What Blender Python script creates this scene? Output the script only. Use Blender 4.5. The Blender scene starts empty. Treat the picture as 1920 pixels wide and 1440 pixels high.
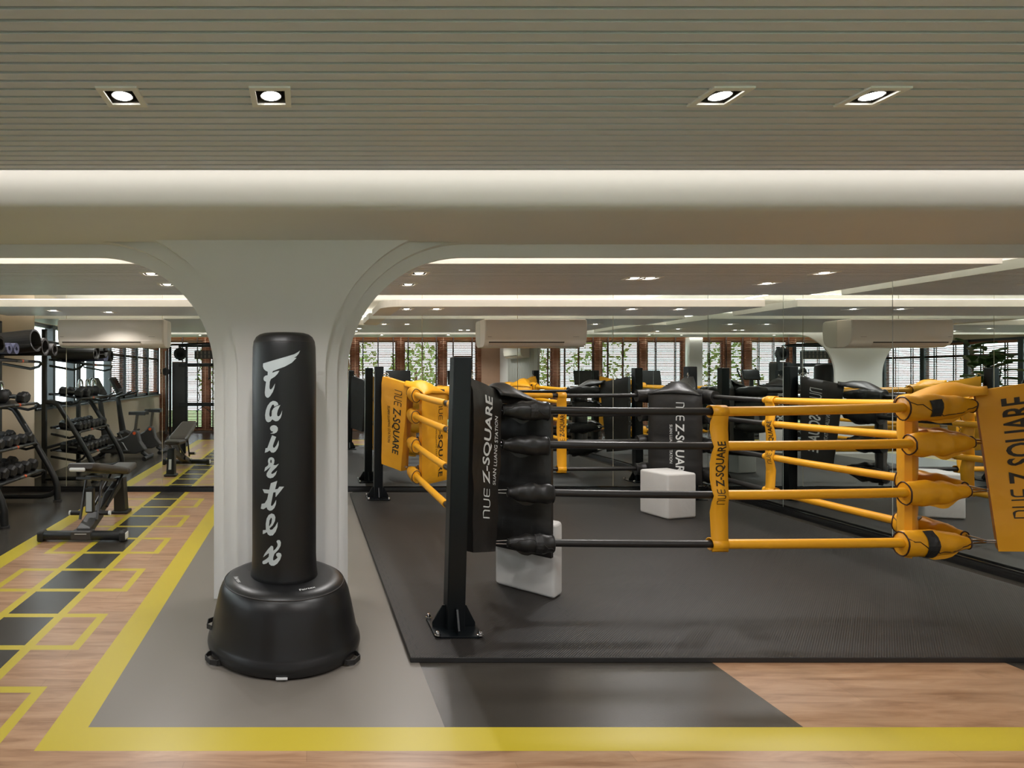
import bpy, bmesh, math, random
from mathutils import Vector, Matrix, noise
S = bpy.context.scene
COL = S.collection
PI = math.pi
random.seed(7)

# ------------------------------------------------------------------ camera, world, exposure
cd = bpy.data.cameras.new('camera'); cam = bpy.data.objects.new('camera', cd); COL.objects.link(cam)
cd.sensor_width = 36.0; cd.lens = 1080/1920*36.0
cd.shift_x = (960-575)/1920; cd.shift_y = -(720-705)/1920
cd.clip_start = 0.02; cd.clip_end = 200
cam.location = (0, 0, 1.4); cam.rotation_euler = (PI/2, 0, 0)
S.camera = cam
S.view_settings.view_transform = 'Standard'; S.view_settings.look = 'None'
S.view_settings.gamma = 1.0; S.view_settings.use_curve_mapping = False
S.view_settings.exposure = 0.0
S.cycles.max_bounces = 10; S.cycles.glossy_bounces = 8; S.cycles.diffuse_bounces = 4
S.cycles.transmission_bounces = 8; S.cycles.transparent_max_bounces = 12
S.cycles.use_denoising = True; S.cycles.sample_clamp_indirect = 6.0
S.cycles.caustics_refractive = False
w = bpy.data.worlds.new('world'); S.world = w; w.use_nodes = True
bgn = w.node_tree.nodes['Background']
bgn.inputs[0].default_value = (0.86, 0.95, 1.0, 1); bgn.inputs[1].default_value = 6.0

LED_W = 6.0       # watts per metre of cove strip
SPOT_W = 30.0
# ------------------------------------------------------------------ helpers
def srgb(r, g, b):
    f = lambda c: (c/255/12.92) if c/255 <= 0.04045 else ((c/255+0.055)/1.055)**2.4
    return (f(r), f(g), f(b), 1)

MATS = {}
def mat(name, col, rough=0.5, metal=0.0, vary=0.06, scale=8.0, bump=0.0, bscale=60.0, spec=0.5, coat=0.0, stretch=(1, 1, 1)):
    if name in MATS: return MATS[name]
    m = bpy.data.materials.new(name); m.use_nodes = True
    nt = m.node_tree; N = nt.nodes; L = nt.links
    b = N['Principled BSDF']
    tc = N.new('ShaderNodeTexCoord'); mp = N.new('ShaderNodeMapping'); mp.inputs['Scale'].default_value = stretch
    L.new(tc.outputs['Object'], mp.inputs[0])
    nz = N.new('ShaderNodeTexNoise'); nz.inputs['Scale'].default_value = scale; nz.inputs['Detail'].default_value = 4
    L.new(mp.outputs[0], nz.inputs[0])
    mx = N.new('ShaderNodeMixRGB'); c = list(col)
    mx.inputs[1].default_value = [x*(1-vary) for x in c[:3]]+[1]
    mx.inputs[2].default_value = [min(1, x*(1+vary)) for x in c[:3]]+[1]
    L.new(nz.outputs[0], mx.inputs[0]); L.new(mx.outputs[0], b.inputs['Base Color'])
    b.inputs['Roughness'].default_value = rough; b.inputs['Metallic'].default_value = metal
    b.inputs['Specular IOR Level'].default_value = spec
    if coat: b.inputs['Coat Weight'].default_value = coat; b.inputs['Coat Roughness'].default_value = 0.15
    if bump:
        n2 = N.new('ShaderNodeTexNoise'); n2.inputs['Scale'].default_value = bscale; n2.inputs['Detail'].default_value = 3
        L.new(mp.outputs[0], n2.inputs[0])
        bp = N.new('ShaderNodeBump'); bp.inputs['Strength'].default_value = bump; bp.inputs['Distance'].default_value = 0.01
        L.new(n2.outputs[0], bp.inputs['Height']); L.new(bp.outputs[0], b.inputs['Normal'])
    MATS[name] = m
    return m

def emit(name, col, strength):
    if name in MATS: return MATS[name]
    m = bpy.data.materials.new(name); m.use_nodes = True
    N = m.node_tree.nodes; b = N['Principled BSDF']
    b.inputs['Base Color'].default_value = (0, 0, 0, 1)
    b.inputs['Emission Color'].default_value = col; b.inputs['Emission Strength'].default_value = strength
    MATS[name] = m
    return m

def glass_mat():
    m = bpy.data.materials.new('window_glass'); m.use_nodes = True
    nt = m.node_tree; N = nt.nodes; L = nt.links
    N.remove(N['Principled BSDF'])
    t = N.new('ShaderNodeBsdfTransparent'); g = N.new('ShaderNodeBsdfGlossy'); g.inputs['Roughness'].default_value = 0.02
    fr = N.new('ShaderNodeFresnel'); fr.inputs[0].default_value = 1.35
    mx = N.new('ShaderNodeMixShader'); ge = N.new('ShaderNodeNewGeometry'); su = N.new('ShaderNodeMath'); su.operation = 'SUBTRACT'; su.inputs[0].default_value = 1; L.new(ge.outputs['Backfacing'], su.inputs[1])
    mul = N.new('ShaderNodeMath'); mul.operation = 'MULTIPLY'; L.new(su.outputs[0], mul.inputs[0]); L.new(fr.outputs[0], mul.inputs[1])
    L.new(mul.outputs[0], mx.inputs[0]); L.new(t.outputs[0], mx.inputs[1]); L.new(g.outputs[0], mx.inputs[2])
    L.new(mx.outputs[0], N['Material Output'].inputs[0])
    return m

def xf(o):
    m = Matrix.LocRotScale(o.location, o.rotation_euler, o.scale)
    return (xf(o.parent) @ m) if o.parent else m

class MB:
    """collects shapes in world space (or in the frame of an un-moved root), builds ONE mesh object"""
    def __init__(s): s.bm = bmesh.new()
    def _add(s, verts, faces, mi=0):
        vs = [s.bm.verts.new(v) for v in verts]
        for f in faces:
            try:
                fc = s.bm.faces.new([vs[i] for i in f]); fc.material_index = mi
            except ValueError: pass
        return vs
    def hexa(s, p, mi=0):       # p: 4 bottom, 4 top
        return s._add(p, [(3, 2, 1, 0), (4, 5, 6, 7), (0, 1, 5, 4), (1, 2, 6, 5), (2, 3, 7, 6), (3, 0, 4, 7)], mi)
    def box(s, a, b, mi=0, M=None):
        x0, y0, z0 = a; x1, y1, z1 = b
        p = [Vector(q) for q in ((x0, y0, z0), (x1, y0, z0), (x1, y1, z0), (x0, y1, z0), (x0, y0, z1), (x1, y0, z1), (x1, y1, z1), (x0, y1, z1))]
        if M: p = [M @ q for q in p]
        return s.hexa(p, mi)
    def cbox(s, c, sz, mi=0, R=None):
        h = Vector(sz)/2
        M = Matrix.Translation(c) @ (R.to_4x4() if R else Matrix.Identity(4))
        return s.box(-h, h, mi, M)
    def rbox(s, a, b, r=0.01, seg=2, mi=0, M=None):
        t = bmesh.new(); v = MB.__new__(MB); v.bm = t; v.box(a, b)
        bmesh.ops.bevel(t, geom=t.edges[:], offset=r, segments=seg, profile=0.5, affect='EDGES')
        if M: t.transform(M)
        s.merge(t, mi)
    def merge(s, t, mi=0):
        t.verts.ensure_lookup_table(); t.faces.ensure_lookup_table()
        s._add([v.co.copy() for v in t.verts], [[v.index for v in f.verts] for f in t.faces], mi); t.free()
    def tube(s, pts, r, n=12, mi=0, cap=True, flat=1.0, closed=False):
        pts = [Vector(p) for p in pts]; k = len(pts)
        rs = r if isinstance(r, (list, tuple)) else [r]*k
        rings = []; prev = None
        for i, p in enumerate(pts):
            if closed: t = (pts[(i+1) % k]-pts[i-1])
            else: t = (pts[min(i+1, k-1)]-pts[max(i-1, 0)])
            t.normalize()
            if prev is None:
                a = Vector((0, 0, 1)) if abs(t.z) < 0.9 else Vector((1, 0, 0))
                u = t.cross(a).normalized()
            else: u = (prev-t*prev.dot(t)).normalized()
            prev = u; v = t.cross(u)
            rings.append([p+u*math.cos(2*PI*j/n)*rs[i]*flat+v*math.sin(2*PI*j/n)*rs[i] for j in range(n)])
        V = [q for rg in rings for q in rg]; F = []
        for i in range(k if closed else k-1):
            i2 = (i+1) % k
            for j in range(n): F.append((i*n+j, i*n+(j+1) % n, i2*n+(j+1) % n, i2*n+j))
        if cap and not closed: F += [tuple(range(n))[::-1], tuple(range((k-1)*n, k*n))]
        s._add(V, F, mi)
    def lathe(s, prof, n=40, c=(0, 0, 0), mi=0, M=None):
        V = []; F = []; k = len(prof)
        for (r, z) in prof:
            for j in range(n):
                a = 2*PI*j/n; V.append(Vector((r*math.cos(a), r*math.sin(a), z)))
        for i in range(k-1):
            for j in range(n): F.append((i*n+j, i*n+(j+1) % n, (i+1)*n+(j+1) % n, (i+1)*n+j))
        if prof[0][0] > 1e-5: F.append(tuple(range(n))[::-1])
        if prof[-1][0] > 1e-5: F.append(tuple(range((k-1)*n, k*n)))
        T = Matrix.Translation(c) @ (M if M else Matrix.Identity(4))
        s._add([T @ v for v in V], F, mi)
        bmesh.ops.remove_doubles(s.bm, verts=s.bm.verts[:], dist=1e-6) if any(r < 1e-5 for r, z in prof) else None
    def prism(s, poly, M, d0, d1, mi=0):   # poly in local xy, extruded along local z
        k = len(poly)
        V = [M @ Vector((x, y, d0)) for x, y in poly]+[M @ Vector((x, y, d1)) for x, y in poly]
        F = [tuple(range(k))[::-1], tuple(range(k, 2*k))]+[(i, (i+1) % k, k+(i+1) % k, k+i) for i in range(k)]
        s._add(V, F, mi)
    def grid(s, f, nu, nv, mi=0):
        V = [f(i/nu, j/nv) for j in range(nv+1) for i in range(nu+1)]
        F = [(j*(nu+1)+i, j*(nu+1)+i+1, (j+1)*(nu+1)+i+1, (j+1)*(nu+1)+i) for j in range(nv) for i in range(nu)]
        s._add(V, F, mi)
    def poly2d(s, outline, holes, project, step=None, mi=0):
        t = bmesh.new()
        def loop(pts):
            vs = [t.verts.new((x, y, 0)) for x, y in pts]
            return [t.edges.new((vs[i], vs[(i+1) % len(vs)])) for i in range(len(vs))]
        es = loop(outline)
        for h in holes: es += loop(h)
        bmesh.ops.triangle_fill(t, use_beauty=True, edges=es)
        if step:
            xs = [x for x, y in outline]; x = min(xs)+step
            while x < max(xs):
                bmesh.ops.bisect_plane(t, geom=t.verts[:]+t.edges[:]+t.faces[:], plane_co=(x, 0, 0), plane_no=(1, 0, 0)); x += step
        for v in t.verts: v.co = project(v.co.x, v.co.y)
        s.merge(t, mi)
    def build(s, name, m, parent=None, smooth=False, bevel=0.0, seg=2, ang=0.6, **props):
        bm = s.bm
        bmesh.ops.recalc_face_normals(bm, faces=bm.faces[:])
        if smooth:
            for f in bm.faces: f.smooth = True
        loc = None
        if parent is not None: bm.transform(xf(parent).inverted())
        else:
            cs = [v.co for v in bm.verts]
            lo = Vector([min(c[i] for c in cs) for i in range(3)]); hi = Vector([max(c[i] for c in cs) for i in range(3)])
            loc = Vector(((lo.x+hi.x)/2, (lo.y+hi.y)/2, lo.z)); bm.transform(Matrix.Translation(-loc))
        me = bpy.data.meshes.new(name); bm.to_mesh(me); bm.free()
        if smooth: me.set_sharp_from_angle(angle=ang)
        for x in (m if isinstance(m, (list, tuple)) else [m]): me.materials.append(x)
        o = bpy.data.objects.new(name, me); COL.objects.link(o)
        if parent is not None: o.parent = parent
        else: o.location = loc
        if bevel:
            md = o.modifiers.new('bevel', 'BEVEL'); md.width = bevel; md.segments = seg; md.limit_method = 'ANGLE'; md.angle_limit = 0.6
        for k, v in props.items(): o[k] = v
        return o

def thing(name, label, cat, loc=(0, 0, 0), rz=0.0, group=None):
    o = bpy.data.objects.new(name, None); COL.objects.link(o); o.empty_display_size = 0.1
    o.location = loc; o.rotation_euler = (0, 0, rz); o['label'] = label; o['category'] = cat
    if group: o['group'] = group
    return o
def tag(o, label, cat, group=None):
    o['label'] = label; o['category'] = cat
    if group: o['group'] = group
    return o
def struct(mb, name, m, **k):
    o = mb.build(name, m, **k); o['kind'] = 'structure'; return o
KIDS = {}
def copy_tree(o, parent=None):
    c = o.copy(); COL.objects.link(c)
    if parent is not None: c.parent = parent
    for ch in [x for x in bpy.data.objects if x.parent == o]: copy_tree(ch, c)
    return c
ORD = ['first', 'second', 'third', 'fourth', 'fifth', 'sixth', 'seventh', 'eighth', 'ninth', 'tenth', 'eleventh', 'twelfth']

# lettering -------------------------------------------------------
def text_bm(txt, bold=0.0):
    cu = bpy.data.curves.new('t', 'FONT'); cu.body = txt; cu.size = 1.0; cu.offset = bold; cu.resolution_u = 3
    o = bpy.data.objects.new('t', cu); COL.objects.link(o)
    dg = bpy.context.evaluated_depsgraph_get(); dg.update()
    me = bpy.data.meshes.new_from_object(o.evaluated_get(dg))
    bm = bmesh.new(); bm.from_mesh(me)
    bpy.data.objects.remove(o); bpy.data.curves.remove(cu); bpy.data.meshes.remove(me)
    return bm
def ribbon(bm, path, w):
    P = [Vector((x, y, 0)) for x, y in path]; L = []; R = []
    for i, p in enumerate(P):
        t = (P[min(i+1, len(P)-1)]-P[max(i-1, 0)]).normalized(); nrm = Vector((-t.y, t.x, 0))
        L.append(bm.verts.new(p+nrm*w/2)); R.append(bm.verts.new(p-nrm*w/2))
    for i in range(len(P)-1): bm.faces.new((R[i], R[i+1], L[i+1], L[i]))
def arc(cx, cy, r, a0, a1, n=5):
    return [(cx+r*math.cos(math.radians(a0+(a1-a0)*i/n)), cy+r*math.sin(math.radians(a0+(a1-a0)*i/n))) for i in range(n+1)]
def brand_bm():
    """stylised wordmark: thin rounded nUE, bold Z-SQUARE; cap height 1, returns bmesh and width"""
    bm = bmesh.new(); w = 0.11
    h = 1-w/2; l = w/2
    ribbon(bm, [(.06, 0)]+[(.06, h)]+[(.45, h)]+arc(.45, h-.22, .22, 80, 0)+[(.67, 0)], w)
    ribbon(bm, [(.06+.92, 1)]+[(.98, .3)]+arc(1.2, .27, .22, 180, 270)+arc(1.37, .27, .22, 280, 360)+[(1.59, 1)], w)
    ribbon(bm, [(2.52, h)]+[(2.1, h)]+arc(2.08, h-.2, .2, 95, 180)+arc(2.08, l+.2, .2, 180, 265)+[(2.52, l)], w)
    ribbon(bm, [(1.9, .5), (2.5, .5)], w)
    t = text_bm('Z-SQUARE', 0.018)
    xs = [v.co.x for v in t.verts]; ys = [v.co.y for v in t.verts if True]
    hc = max(ys); k = 1.0/hc
    for v in t.verts: v.co = Vector((2.95+(v.co.x-min(xs))*k*1.12, v.co.y*k, 0))
    t.verts.ensure_lookup_table(); vs = [bm.verts.new(v.co) for v in t.verts]
    for f in t.faces: bm.faces.new([vs[v.index] for v in f.verts])
    t.free()
    W = max(v.co.x for v in bm.verts)
    return bm, W
def place_text(mb, bm, o, ux, uy, sx, sy, step=None, lift=None):
    """map 2D text to a plane: o + x*sx*ux + y*sy*uy; lift(p) may push each vertex"""
    t = bm.copy()
    for v in t.verts:
        p = Vector(o)+Vector(ux)*v.co.x*sx+Vector(uy)*v.co.y*sy
        v.co = lift(p) if lift else p
    mb.merge(t)
BRAND, BRAND_W = brand_bm()
SUAN = text_bm('SUAN LUANG STATION', 0.006)
SUAN_W = max(v.co.x for v in SUAN.verts)

# ------------------------------------------------------------------ materials
M_wall = mat('cream_paint', srgb(229, 228, 225), 0.6, vary=0.015)
M_wallL = mat('beige_paint', srgb(205, 192, 168), 0.6, vary=0.02)
M_ceil = mat('grey_slat_paint', srgb(226, 228, 238), 0.42, vary=0.03, scale=3)
M_up = mat('cove_paint', srgb(228, 223, 214), 0.7, vary=0.01)
M_black = mat('black_powder_coat', srgb(30, 31, 31), 0.38, vary=0.1, scale=20)
M_post = mat('satin_black_steel', srgb(9, 14, 17), 0.33, vary=0.15, scale=6, spec=0.35)
M_rubber = mat('black_rubber', srgb(34, 33, 32), 0.55, vary=0.12, bump=0.1, bscale=200)
M_leather = mat('black_leatherette', srgb(19, 19, 20), 0.42, vary=0.1, scale=5, bump=0.06, bscale=220)
M_baseplastic = mat('black_moulded_plastic', srgb(22, 22, 23), 0.36, vary=0.08, scale=4)
M_blkvinyl = mat('black_vinyl_cloth', srgb(27, 26, 25), 0.42, vary=0.12, scale=6, bump=0.25, bscale=14)
M_yelvinyl = mat('yellow_vinyl_cloth', srgb(228, 160, 22), 0.42, vary=0.06, scale=6, bump=0.18, bscale=14)
M_yelrope = mat('yellow_rope_sleeve', srgb(226, 160, 24), 0.4, vary=0.04, scale=10)
M_blkrope = mat('black_rope_sleeve', srgb(30, 28, 27), 0.38, vary=0.1, scale=10)
M_pipe = mat('dark_piping', srgb(52, 22, 14), 0.5)
M_ink = mat('dark_print_ink', srgb(38, 28, 14), 0.5, vary=0.03)
M_white = mat('white_print_ink', srgb(214, 216, 214), 0.5, vary=0.02)
M_silver = mat('silver_print_ink', srgb(186, 194, 196), 0.45, vary=0.02)
M_chrome = mat('chrome', srgb(215, 215, 215), 0.16, 1.0, vary=0.03)
M_steel = mat('brushed_steel', srgb(120, 120, 118), 0.35, 1.0, vary=0.1)
M_foam = mat('off_white_foam', srgb(196, 194, 190), 0.75, vary=0.05, bump=0.12, bscale=30)
M_ac = mat('white_appliance_plastic', srgb(222, 212, 198), 0.3, vary=0.015)
M_acdark = mat('dark_vent_slot', srgb(50, 42, 34), 0.6)
M_ink2 = mat('grey_print', srgb(130, 118, 105), 0.6)
M_graphite = mat('dark_grey_plastic', srgb(58, 56, 54), 0.4, vary=0.08)
M_pad = mat('brown_black_upholstery', srgb(58, 52, 46), 0.42, vary=0.08, bump=0.06, bscale=160)
M_orange = mat('orange_plastic', srgb(226, 92, 40), 0.4)
M_frame = mat('dark_window_frame', srgb(46, 52, 56), 0.4, vary=0.05)
M_slat = mat('brown_wood_slat', srgb(138, 82, 52), 0.45, vary=0.18, scale=6, stretch=(0.3, 4, 4))
M_tape = mat('dark_ladder_tape', srgb(48, 32, 24), 0.7)
M_leaf = mat('glossy_green_leaf', srgb(64, 92, 48), 0.35, vary=0.3, scale=7)
M_leaf2 = mat('tree_leaf_green', srgb(150, 185, 112), 0.55, vary=0.4, scale=3)
M_bark = mat('brown_bark', srgb(92, 74, 56), 0.8, vary=0.25, scale=14, bump=0.4, bscale=30)
M_soil = mat('dark_soil', srgb(48, 38, 30), 0.9, vary=0.3, scale=40)
M_pot = mat('grey_planter', srgb(120, 118, 112), 0.6)
M_blue = mat('lilac_blue_foam', srgb(128, 134, 176), 0.7, vary=0.08)
M_grass = mat('garden_ground', srgb(110, 130, 82), 0.9, vary=0.3, scale=2)
M_pave = mat('outside_render', srgb(215, 212, 204), 0.8, vary=0.05)
M_fabric_flute = mat('fluted_grey_panel', srgb(176, 176, 170), 0.5, vary=0.03)
M_teal = mat('screen_black', srgb(18, 20, 22), 0.12, vary=0.05)
M_glass = glass_mat()
M_disc = emit('lamp_glow', (1.0, 0.93, 0.84, 1), 26.0)
M_led = emit('led_tape_glow', (1.0, 0.92, 0.82, 1), 2.5)
M_reflector = mat('lamp_reflector', srgb(70, 64, 58), 0.3, 0.6)
M_lampframe = mat('lamp_frame_paint', srgb(246, 244, 241), 0.5, vary=0.01)

def mirror_mat():
    m = bpy.data.materials.new('mirror_silver'); m.use_nodes = True
    nt = m.node_tree; N = nt.nodes; L = nt.links
    b = N['Principled BSDF']; b.inputs['Metallic'].default_value = 1; b.inputs['Roughness'].default_value = 0.0
    nz = N.new('ShaderNodeTexNoise'); nz.inputs['Scale'].default_value = 0.7
    mx = N.new('ShaderNodeMixRGB'); mx.inputs[1].default_value = (0.80, 0.845, 0.82, 1); mx.inputs[2].default_value = (0.82, 0.86, 0.84, 1)
    L.new(nz.outputs[0], mx.inputs[0]); L.new(mx.outputs[0], b.inputs['Base Color'])
    return m
M_mirror = mirror_mat()

def wood_mat():
    m = bpy.data.materials.new('oak_vinyl_plank'); m.use_nodes = True
    nt = m.node_tree; N = nt.nodes; L = nt.links; b = N['Principled BSDF']
    ge = N.new('ShaderNodeNewGeometry')
    mp = N.new('ShaderNodeMapping'); L.new(ge.outputs['Position'], mp.inputs[0])
    br = N.new('ShaderNodeTexBrick'); br.inputs['Scale'].default_value = 1.0
    br.inputs['Brick Width'].default_value = 1.2; br.inputs['Row Height'].default_value = 0.19
    br.inputs['Mortar Size'].default_value = 0.0012; br.inputs['Mortar Smooth'].default_value = 0.1
    br.inputs['Color1'].default_value = (0.92, 0.92, 0.92, 1); br.inputs['Color2'].default_value = (1.08, 1.06, 1.04, 1); br.inputs['Mortar'].default_value = (0.72, 0.70, 0.68, 1)
    br.offset = 0.37
    L.new(mp.outputs[0], br.inputs[0])
    m2 = N.new('ShaderNodeMapping'); m2.inputs['Scale'].default_value = (1.1, 9, 1); L.new(ge.outputs['Position'], m2.inputs[0])
    n1 = N.new('ShaderNodeTexNoise'); n1.inputs['Scale'].default_value = 2.4; n1.inputs['Detail'].default_value = 7; n1.inputs['Roughness'].default_value = 0.62; n1.inputs['Distortion'].default_value = 0.8
    L.new(m2.outputs[0], n1.inputs[0])
    cr = N.new('ShaderNodeValToRGB'); L.new(n1.outputs[0], cr.inputs[0])
    e = cr.color_ramp.elements; e[0].position = 0.30; e[0].color = srgb(134, 99, 71); e[1].position = 0.72; e[1].color = srgb(180, 147, 116)
    x = cr.color_ramp.elements.new(0.5); x.color = srgb(164, 128, 98)
    mu = N.new('ShaderNodeMixRGB'); mu.blend_type = 'MULTIPLY'; mu.inputs[0].default_value = 1
    L.new(cr.outputs[0], mu.inputs[1]); L.new(br.outputs[0], mu.inputs[2]); L.new(mu.outputs[0], b.inputs['Base Color'])
    b.inputs['Roughness'].default_value = 0.33
    bp = N.new('ShaderNodeBump'); bp.inputs['Strength'].default_value = 0.06; bp.inputs['Distance'].default_value = 0.005
    L.new(n1.outputs[0], bp.inputs['Height']); L.new(bp.outputs[0], b.inputs['Normal'])
    return m
M_wood = wood_mat()
M_grey = mat('grey_vinyl_floor', srgb(116, 110, 102), 0.36, vary=0.03, scale=2.0, bump=0.02, bscale=300)
M_dark = mat('charcoal_vinyl_floor', srgb(60, 56, 50), 0.27, vary=0.06, scale=2.0, bump=0.05, bscale=380)
M_yel = mat('yellow_vinyl_floor', srgb(184, 165, 44), 0.36, vary=0.04, scale=2.5)

def matfloor_mat():
    m = bpy.data.materials.new('ribbed_rubber_mat'); m.use_nodes = True
    nt = m.node_tree; N = nt.nodes; L = nt.links; b = N['Principled BSDF']
    ge = N.new('ShaderNodeNewGeometry')
    def math_(op, a, bb=None):
        n = N.new('ShaderNodeMath'); n.operation = op
        for i, v in enumerate((a, bb)):
            if v is None: continue
            if isinstance(v, (int, float)): n.inputs[i].default_value = v
            else: L.new(v, n.inputs[i])
        return n.outputs[0]
    sp = N.new('ShaderNodeSeparateXYZ'); L.new(ge.outputs['Position'], sp.inputs[0])
    X, Y = sp.outputs[0], sp.outputs[1]
    # puzzle seams every metre, with square teeth
    def seam(a, c, off):
        t = math_('SUBTRACT', a, off)
        tooth = math_('GREATER_THAN', math_('FRACT', math_('MULTIPLY', c, 9.0)), 0.5)
        t = math_('ADD', t, math_('MULTIPLY', tooth, 0.022))
        fr = math_('FRACT', math_('MULTIPLY', t, 1/0.96))
        d = math_('ABSOLUTE', math_('SUBTRACT', fr, 0.5))
        return math_('LESS_THAN', d, 0.0028)
    s1 = seam(Y, X, 2.845-0.48); s2 = seam(X, Y, 0.555-0.48)
    sm = math_('MAXIMUM', s1, s2)
    d = math_('SUBTRACT', X, Y)
    wv = math_('SINE', math_('MULTIPLY', d, 2*PI/0.0135))
    rib = math_('POWER', math_('MULTIPLY', math_('ADD', wv, 1.0), 0.5), 3.0)
    nz = N.new('ShaderNodeTexNoise'); nz.inputs['Scale'].default_value = 3; nz.inputs['Detail'].default_value = 5
    L.new(ge.outputs['Position'], nz.inputs[0])
    mx = N.new('ShaderNodeMixRGB'); mx.inputs[1].default_value = srgb(27, 25, 23); mx.inputs[2].default_value = srgb(34, 31, 29)
    L.new(nz.outputs[0], mx.inputs[0])
    m3 = N.new('ShaderNodeMixRGB'); L.new(math_('MULTIPLY', rib, 0.6), m3.inputs[0]); L.new(mx.outputs[0], m3.inputs[1]); m3.inputs[2].default_value = srgb(64, 59, 54)
    m2 = N.new('ShaderNodeMixRGB'); L.new(sm, m2.inputs[0]); L.new(m3.outputs[0], m2.inputs[1]); m2.inputs[2].default_value = srgb(12, 11, 10)
    L.new(m2.outputs[0], b.inputs['Base Color'])
    b.inputs['Roughness'].default_value = 0.5; b.inputs['Specular IOR Level'].default_value = 0.4
    bp = N.new('ShaderNodeBump'); bp.inputs['Strength'].default_value = 0.35; bp.inputs['Distance'].default_value = 0.0012
    L.new(wv, bp.inputs['Height']); L.new(bp.outputs[0], b.inputs['Normal'])
    return m
M_mat = matfloor_mat()

# ------------------------------------------------------------------ room constants
XL, XR, YB, YW = -3.71, 4.88, 7.0, -0.5
ZU = 2.56                 # upper ceiling behind the dropped panels
ZF, ZA, ZB = 2.36, 2.161, 2.112

# ------------------------------------------------------------------ floor: one mesh, regions by painter's order
def floor():
    R = []      # x0,x1,y0,y1,mi  (0 dark,1 wood,2 grey,3 yellow)
    R.append((XL, XR, YW, YB, 0))
    R.append((-2.3, XR, 1.40, 2.2, 1))
    R.append((-2.3, -0.95, 1.40, YB, 1))
    R.append((-0.90, 0.55, 2.2, YB, 2))
    R.append((1.98, 3.41, 2.2, YB, 1))
    # hopscotch lane
    cx = -1.612; hw = 0.173
    R.append((cx-hw, cx+hw, 1.40, YB, 0))
    rows = [4.564+0.3985*k for k in range(-7, 7)]
    t = 0.025
    for k in range(-6, 6, 2):
        y0 = 4.564+0.3985*k; y1 = y0+0.3985; a, b = -2.075, -1.168
        if y0 < 1.5: continue
        y1 = min(y1, YB)
        R.append((a, b, y0-t, y0+t, 3)); R.append((a, b, y1-t, y1+t, 3))
        R.append((a, a+2*t, y0-t, y1+t, 3)); R.append((b-2*t, b, y0-t, y1+t, 3))
    for sx in (-1, 1): R.append((cx+sx*hw-0.027, cx+sx*hw+0.027, 1.40, YB, 3))
    R.append((-2.383, -2.231, 1.33, YB, 3))
    R.append((-1.019, -0.871, 2.151, YB, 3)); R.append((-1.019, XR, 2.151, 2.296, 3))
    R.append((-2.383, XR, 1.33, 1.46, 3))
    xs = sorted(set(v for r in R for v in r[:2])); ys = sorted(set(min(max(v, YW), YB) for r in R for v in r[2:4]))
    mb = MB(); vid = {}
    def V(i, j):
        if (i, j) not in vid: vid[(i, j)] = mb.bm.verts.new((xs[i], ys[j], 0))
        return vid[(i, j)]
    for i in range(len(xs)-1):
        for j in range(len(ys)-1):
            cxx, cyy = (xs[i]+xs[i+1])/2, (ys[j]+ys[j+1])/2; mi = 0
            for r in R:
                if r[0] < cxx < r[1] and r[2] < cyy < r[3]: mi = r[4]
            f = mb.bm.faces.new((V(i, j), V(i+1, j), V(i+1, j+1), V(i, j+1))); f.material_index = mi
    # slab below
    mb.box((XL-0.2, YW-0.3, -0.12), (XR+0.2, YB+0.2, -0.004), 0)
    struct(mb, 'floor', [M_dark, M_wood, M_grey, M_yel])
floor()

# ------------------------------------------------------------------ walls
mb = MB(); mb.box((XL-0.12, YB, 0), (XR+0.12, YB+0.12, ZU+0.1)); struct(mb, 'wall_back', M_wallL)
mb = MB(); mb.box((XR, YW-0.2, 0), (XR+0.12, YB, ZU+0.1)); struct(mb, 'wall_right', M_wall)
SILL, WTOP = 0.953, 2.14
mb = MB()
mb.box((XL-0.12, YW-0.2, 0), (XL, YB, SILL)); mb.box((XL-0.12, YW-0.2, WTOP), (XL, YB, ZU+0.1)); mb.box((XL-0.12, 6.16, SILL), (XL, YB, WTOP))
struct(mb, 'wall_left', M_wallL)
# front wall (behind the camera) with tall openings between brown piers
piers = [(XL, -3.55), (-2.62, -2.47), (-1.50, -1.35), (-0.97, -0.80), (-0.15, 0.22), (1.14, 1.30), (2.29, 2.45), (3.36, 3.52), (4.32, XR)]
M_pier = mat('brown_render', srgb(176, 142, 118), 0.7, vary=0.08)
mb = MB()
for a, b in piers: mb.box((a, YW-0.2, 0.06), (b, YW-0.06, 2.30))
mb.box((XL, YW-0.2, 0), (XR, YW-0.06, 0.06)); mb.box((XL, YW-0.2, 2.30), (XR, YW-0.06, ZU+0.1))
struct(mb, 'wall_front', M_pier)
mb = MB(); mb.box((-0.13, YW-0.04, 0), (0.20, YW+0.13, ZF)); struct(mb, 'wall_front_column', M_wall, bevel=0.008)
n = 1
for (a, b), (c, d) in zip(piers[:-1], piers[1:]):
    fr = MB(); x0, x1 = b, c
    for z0, z1 in ((0.06, 0.11), (2.25, 2.30)): fr.box((x0, YW-0.16, z0), (x1, YW-0.11, z1))
    for xa in (x0, x1-0.045): fr.box((xa, YW-0.16, 0.11), (xa+0.045, YW-0.11, 2.25))
    f = struct(fr, 'window_%d' % n, M_frame); n += 1
    g = MB(); g.box((x0+0.045, YW-0.138, 0.11), (x1-0.045, YW-0.132, 2.25)); g.build('pane', M_glass, f)
mull = [-0.45, 0.5, 1.36, 2.2, 3.1, 3.95, 4.78, 5.52, 6.16]
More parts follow.
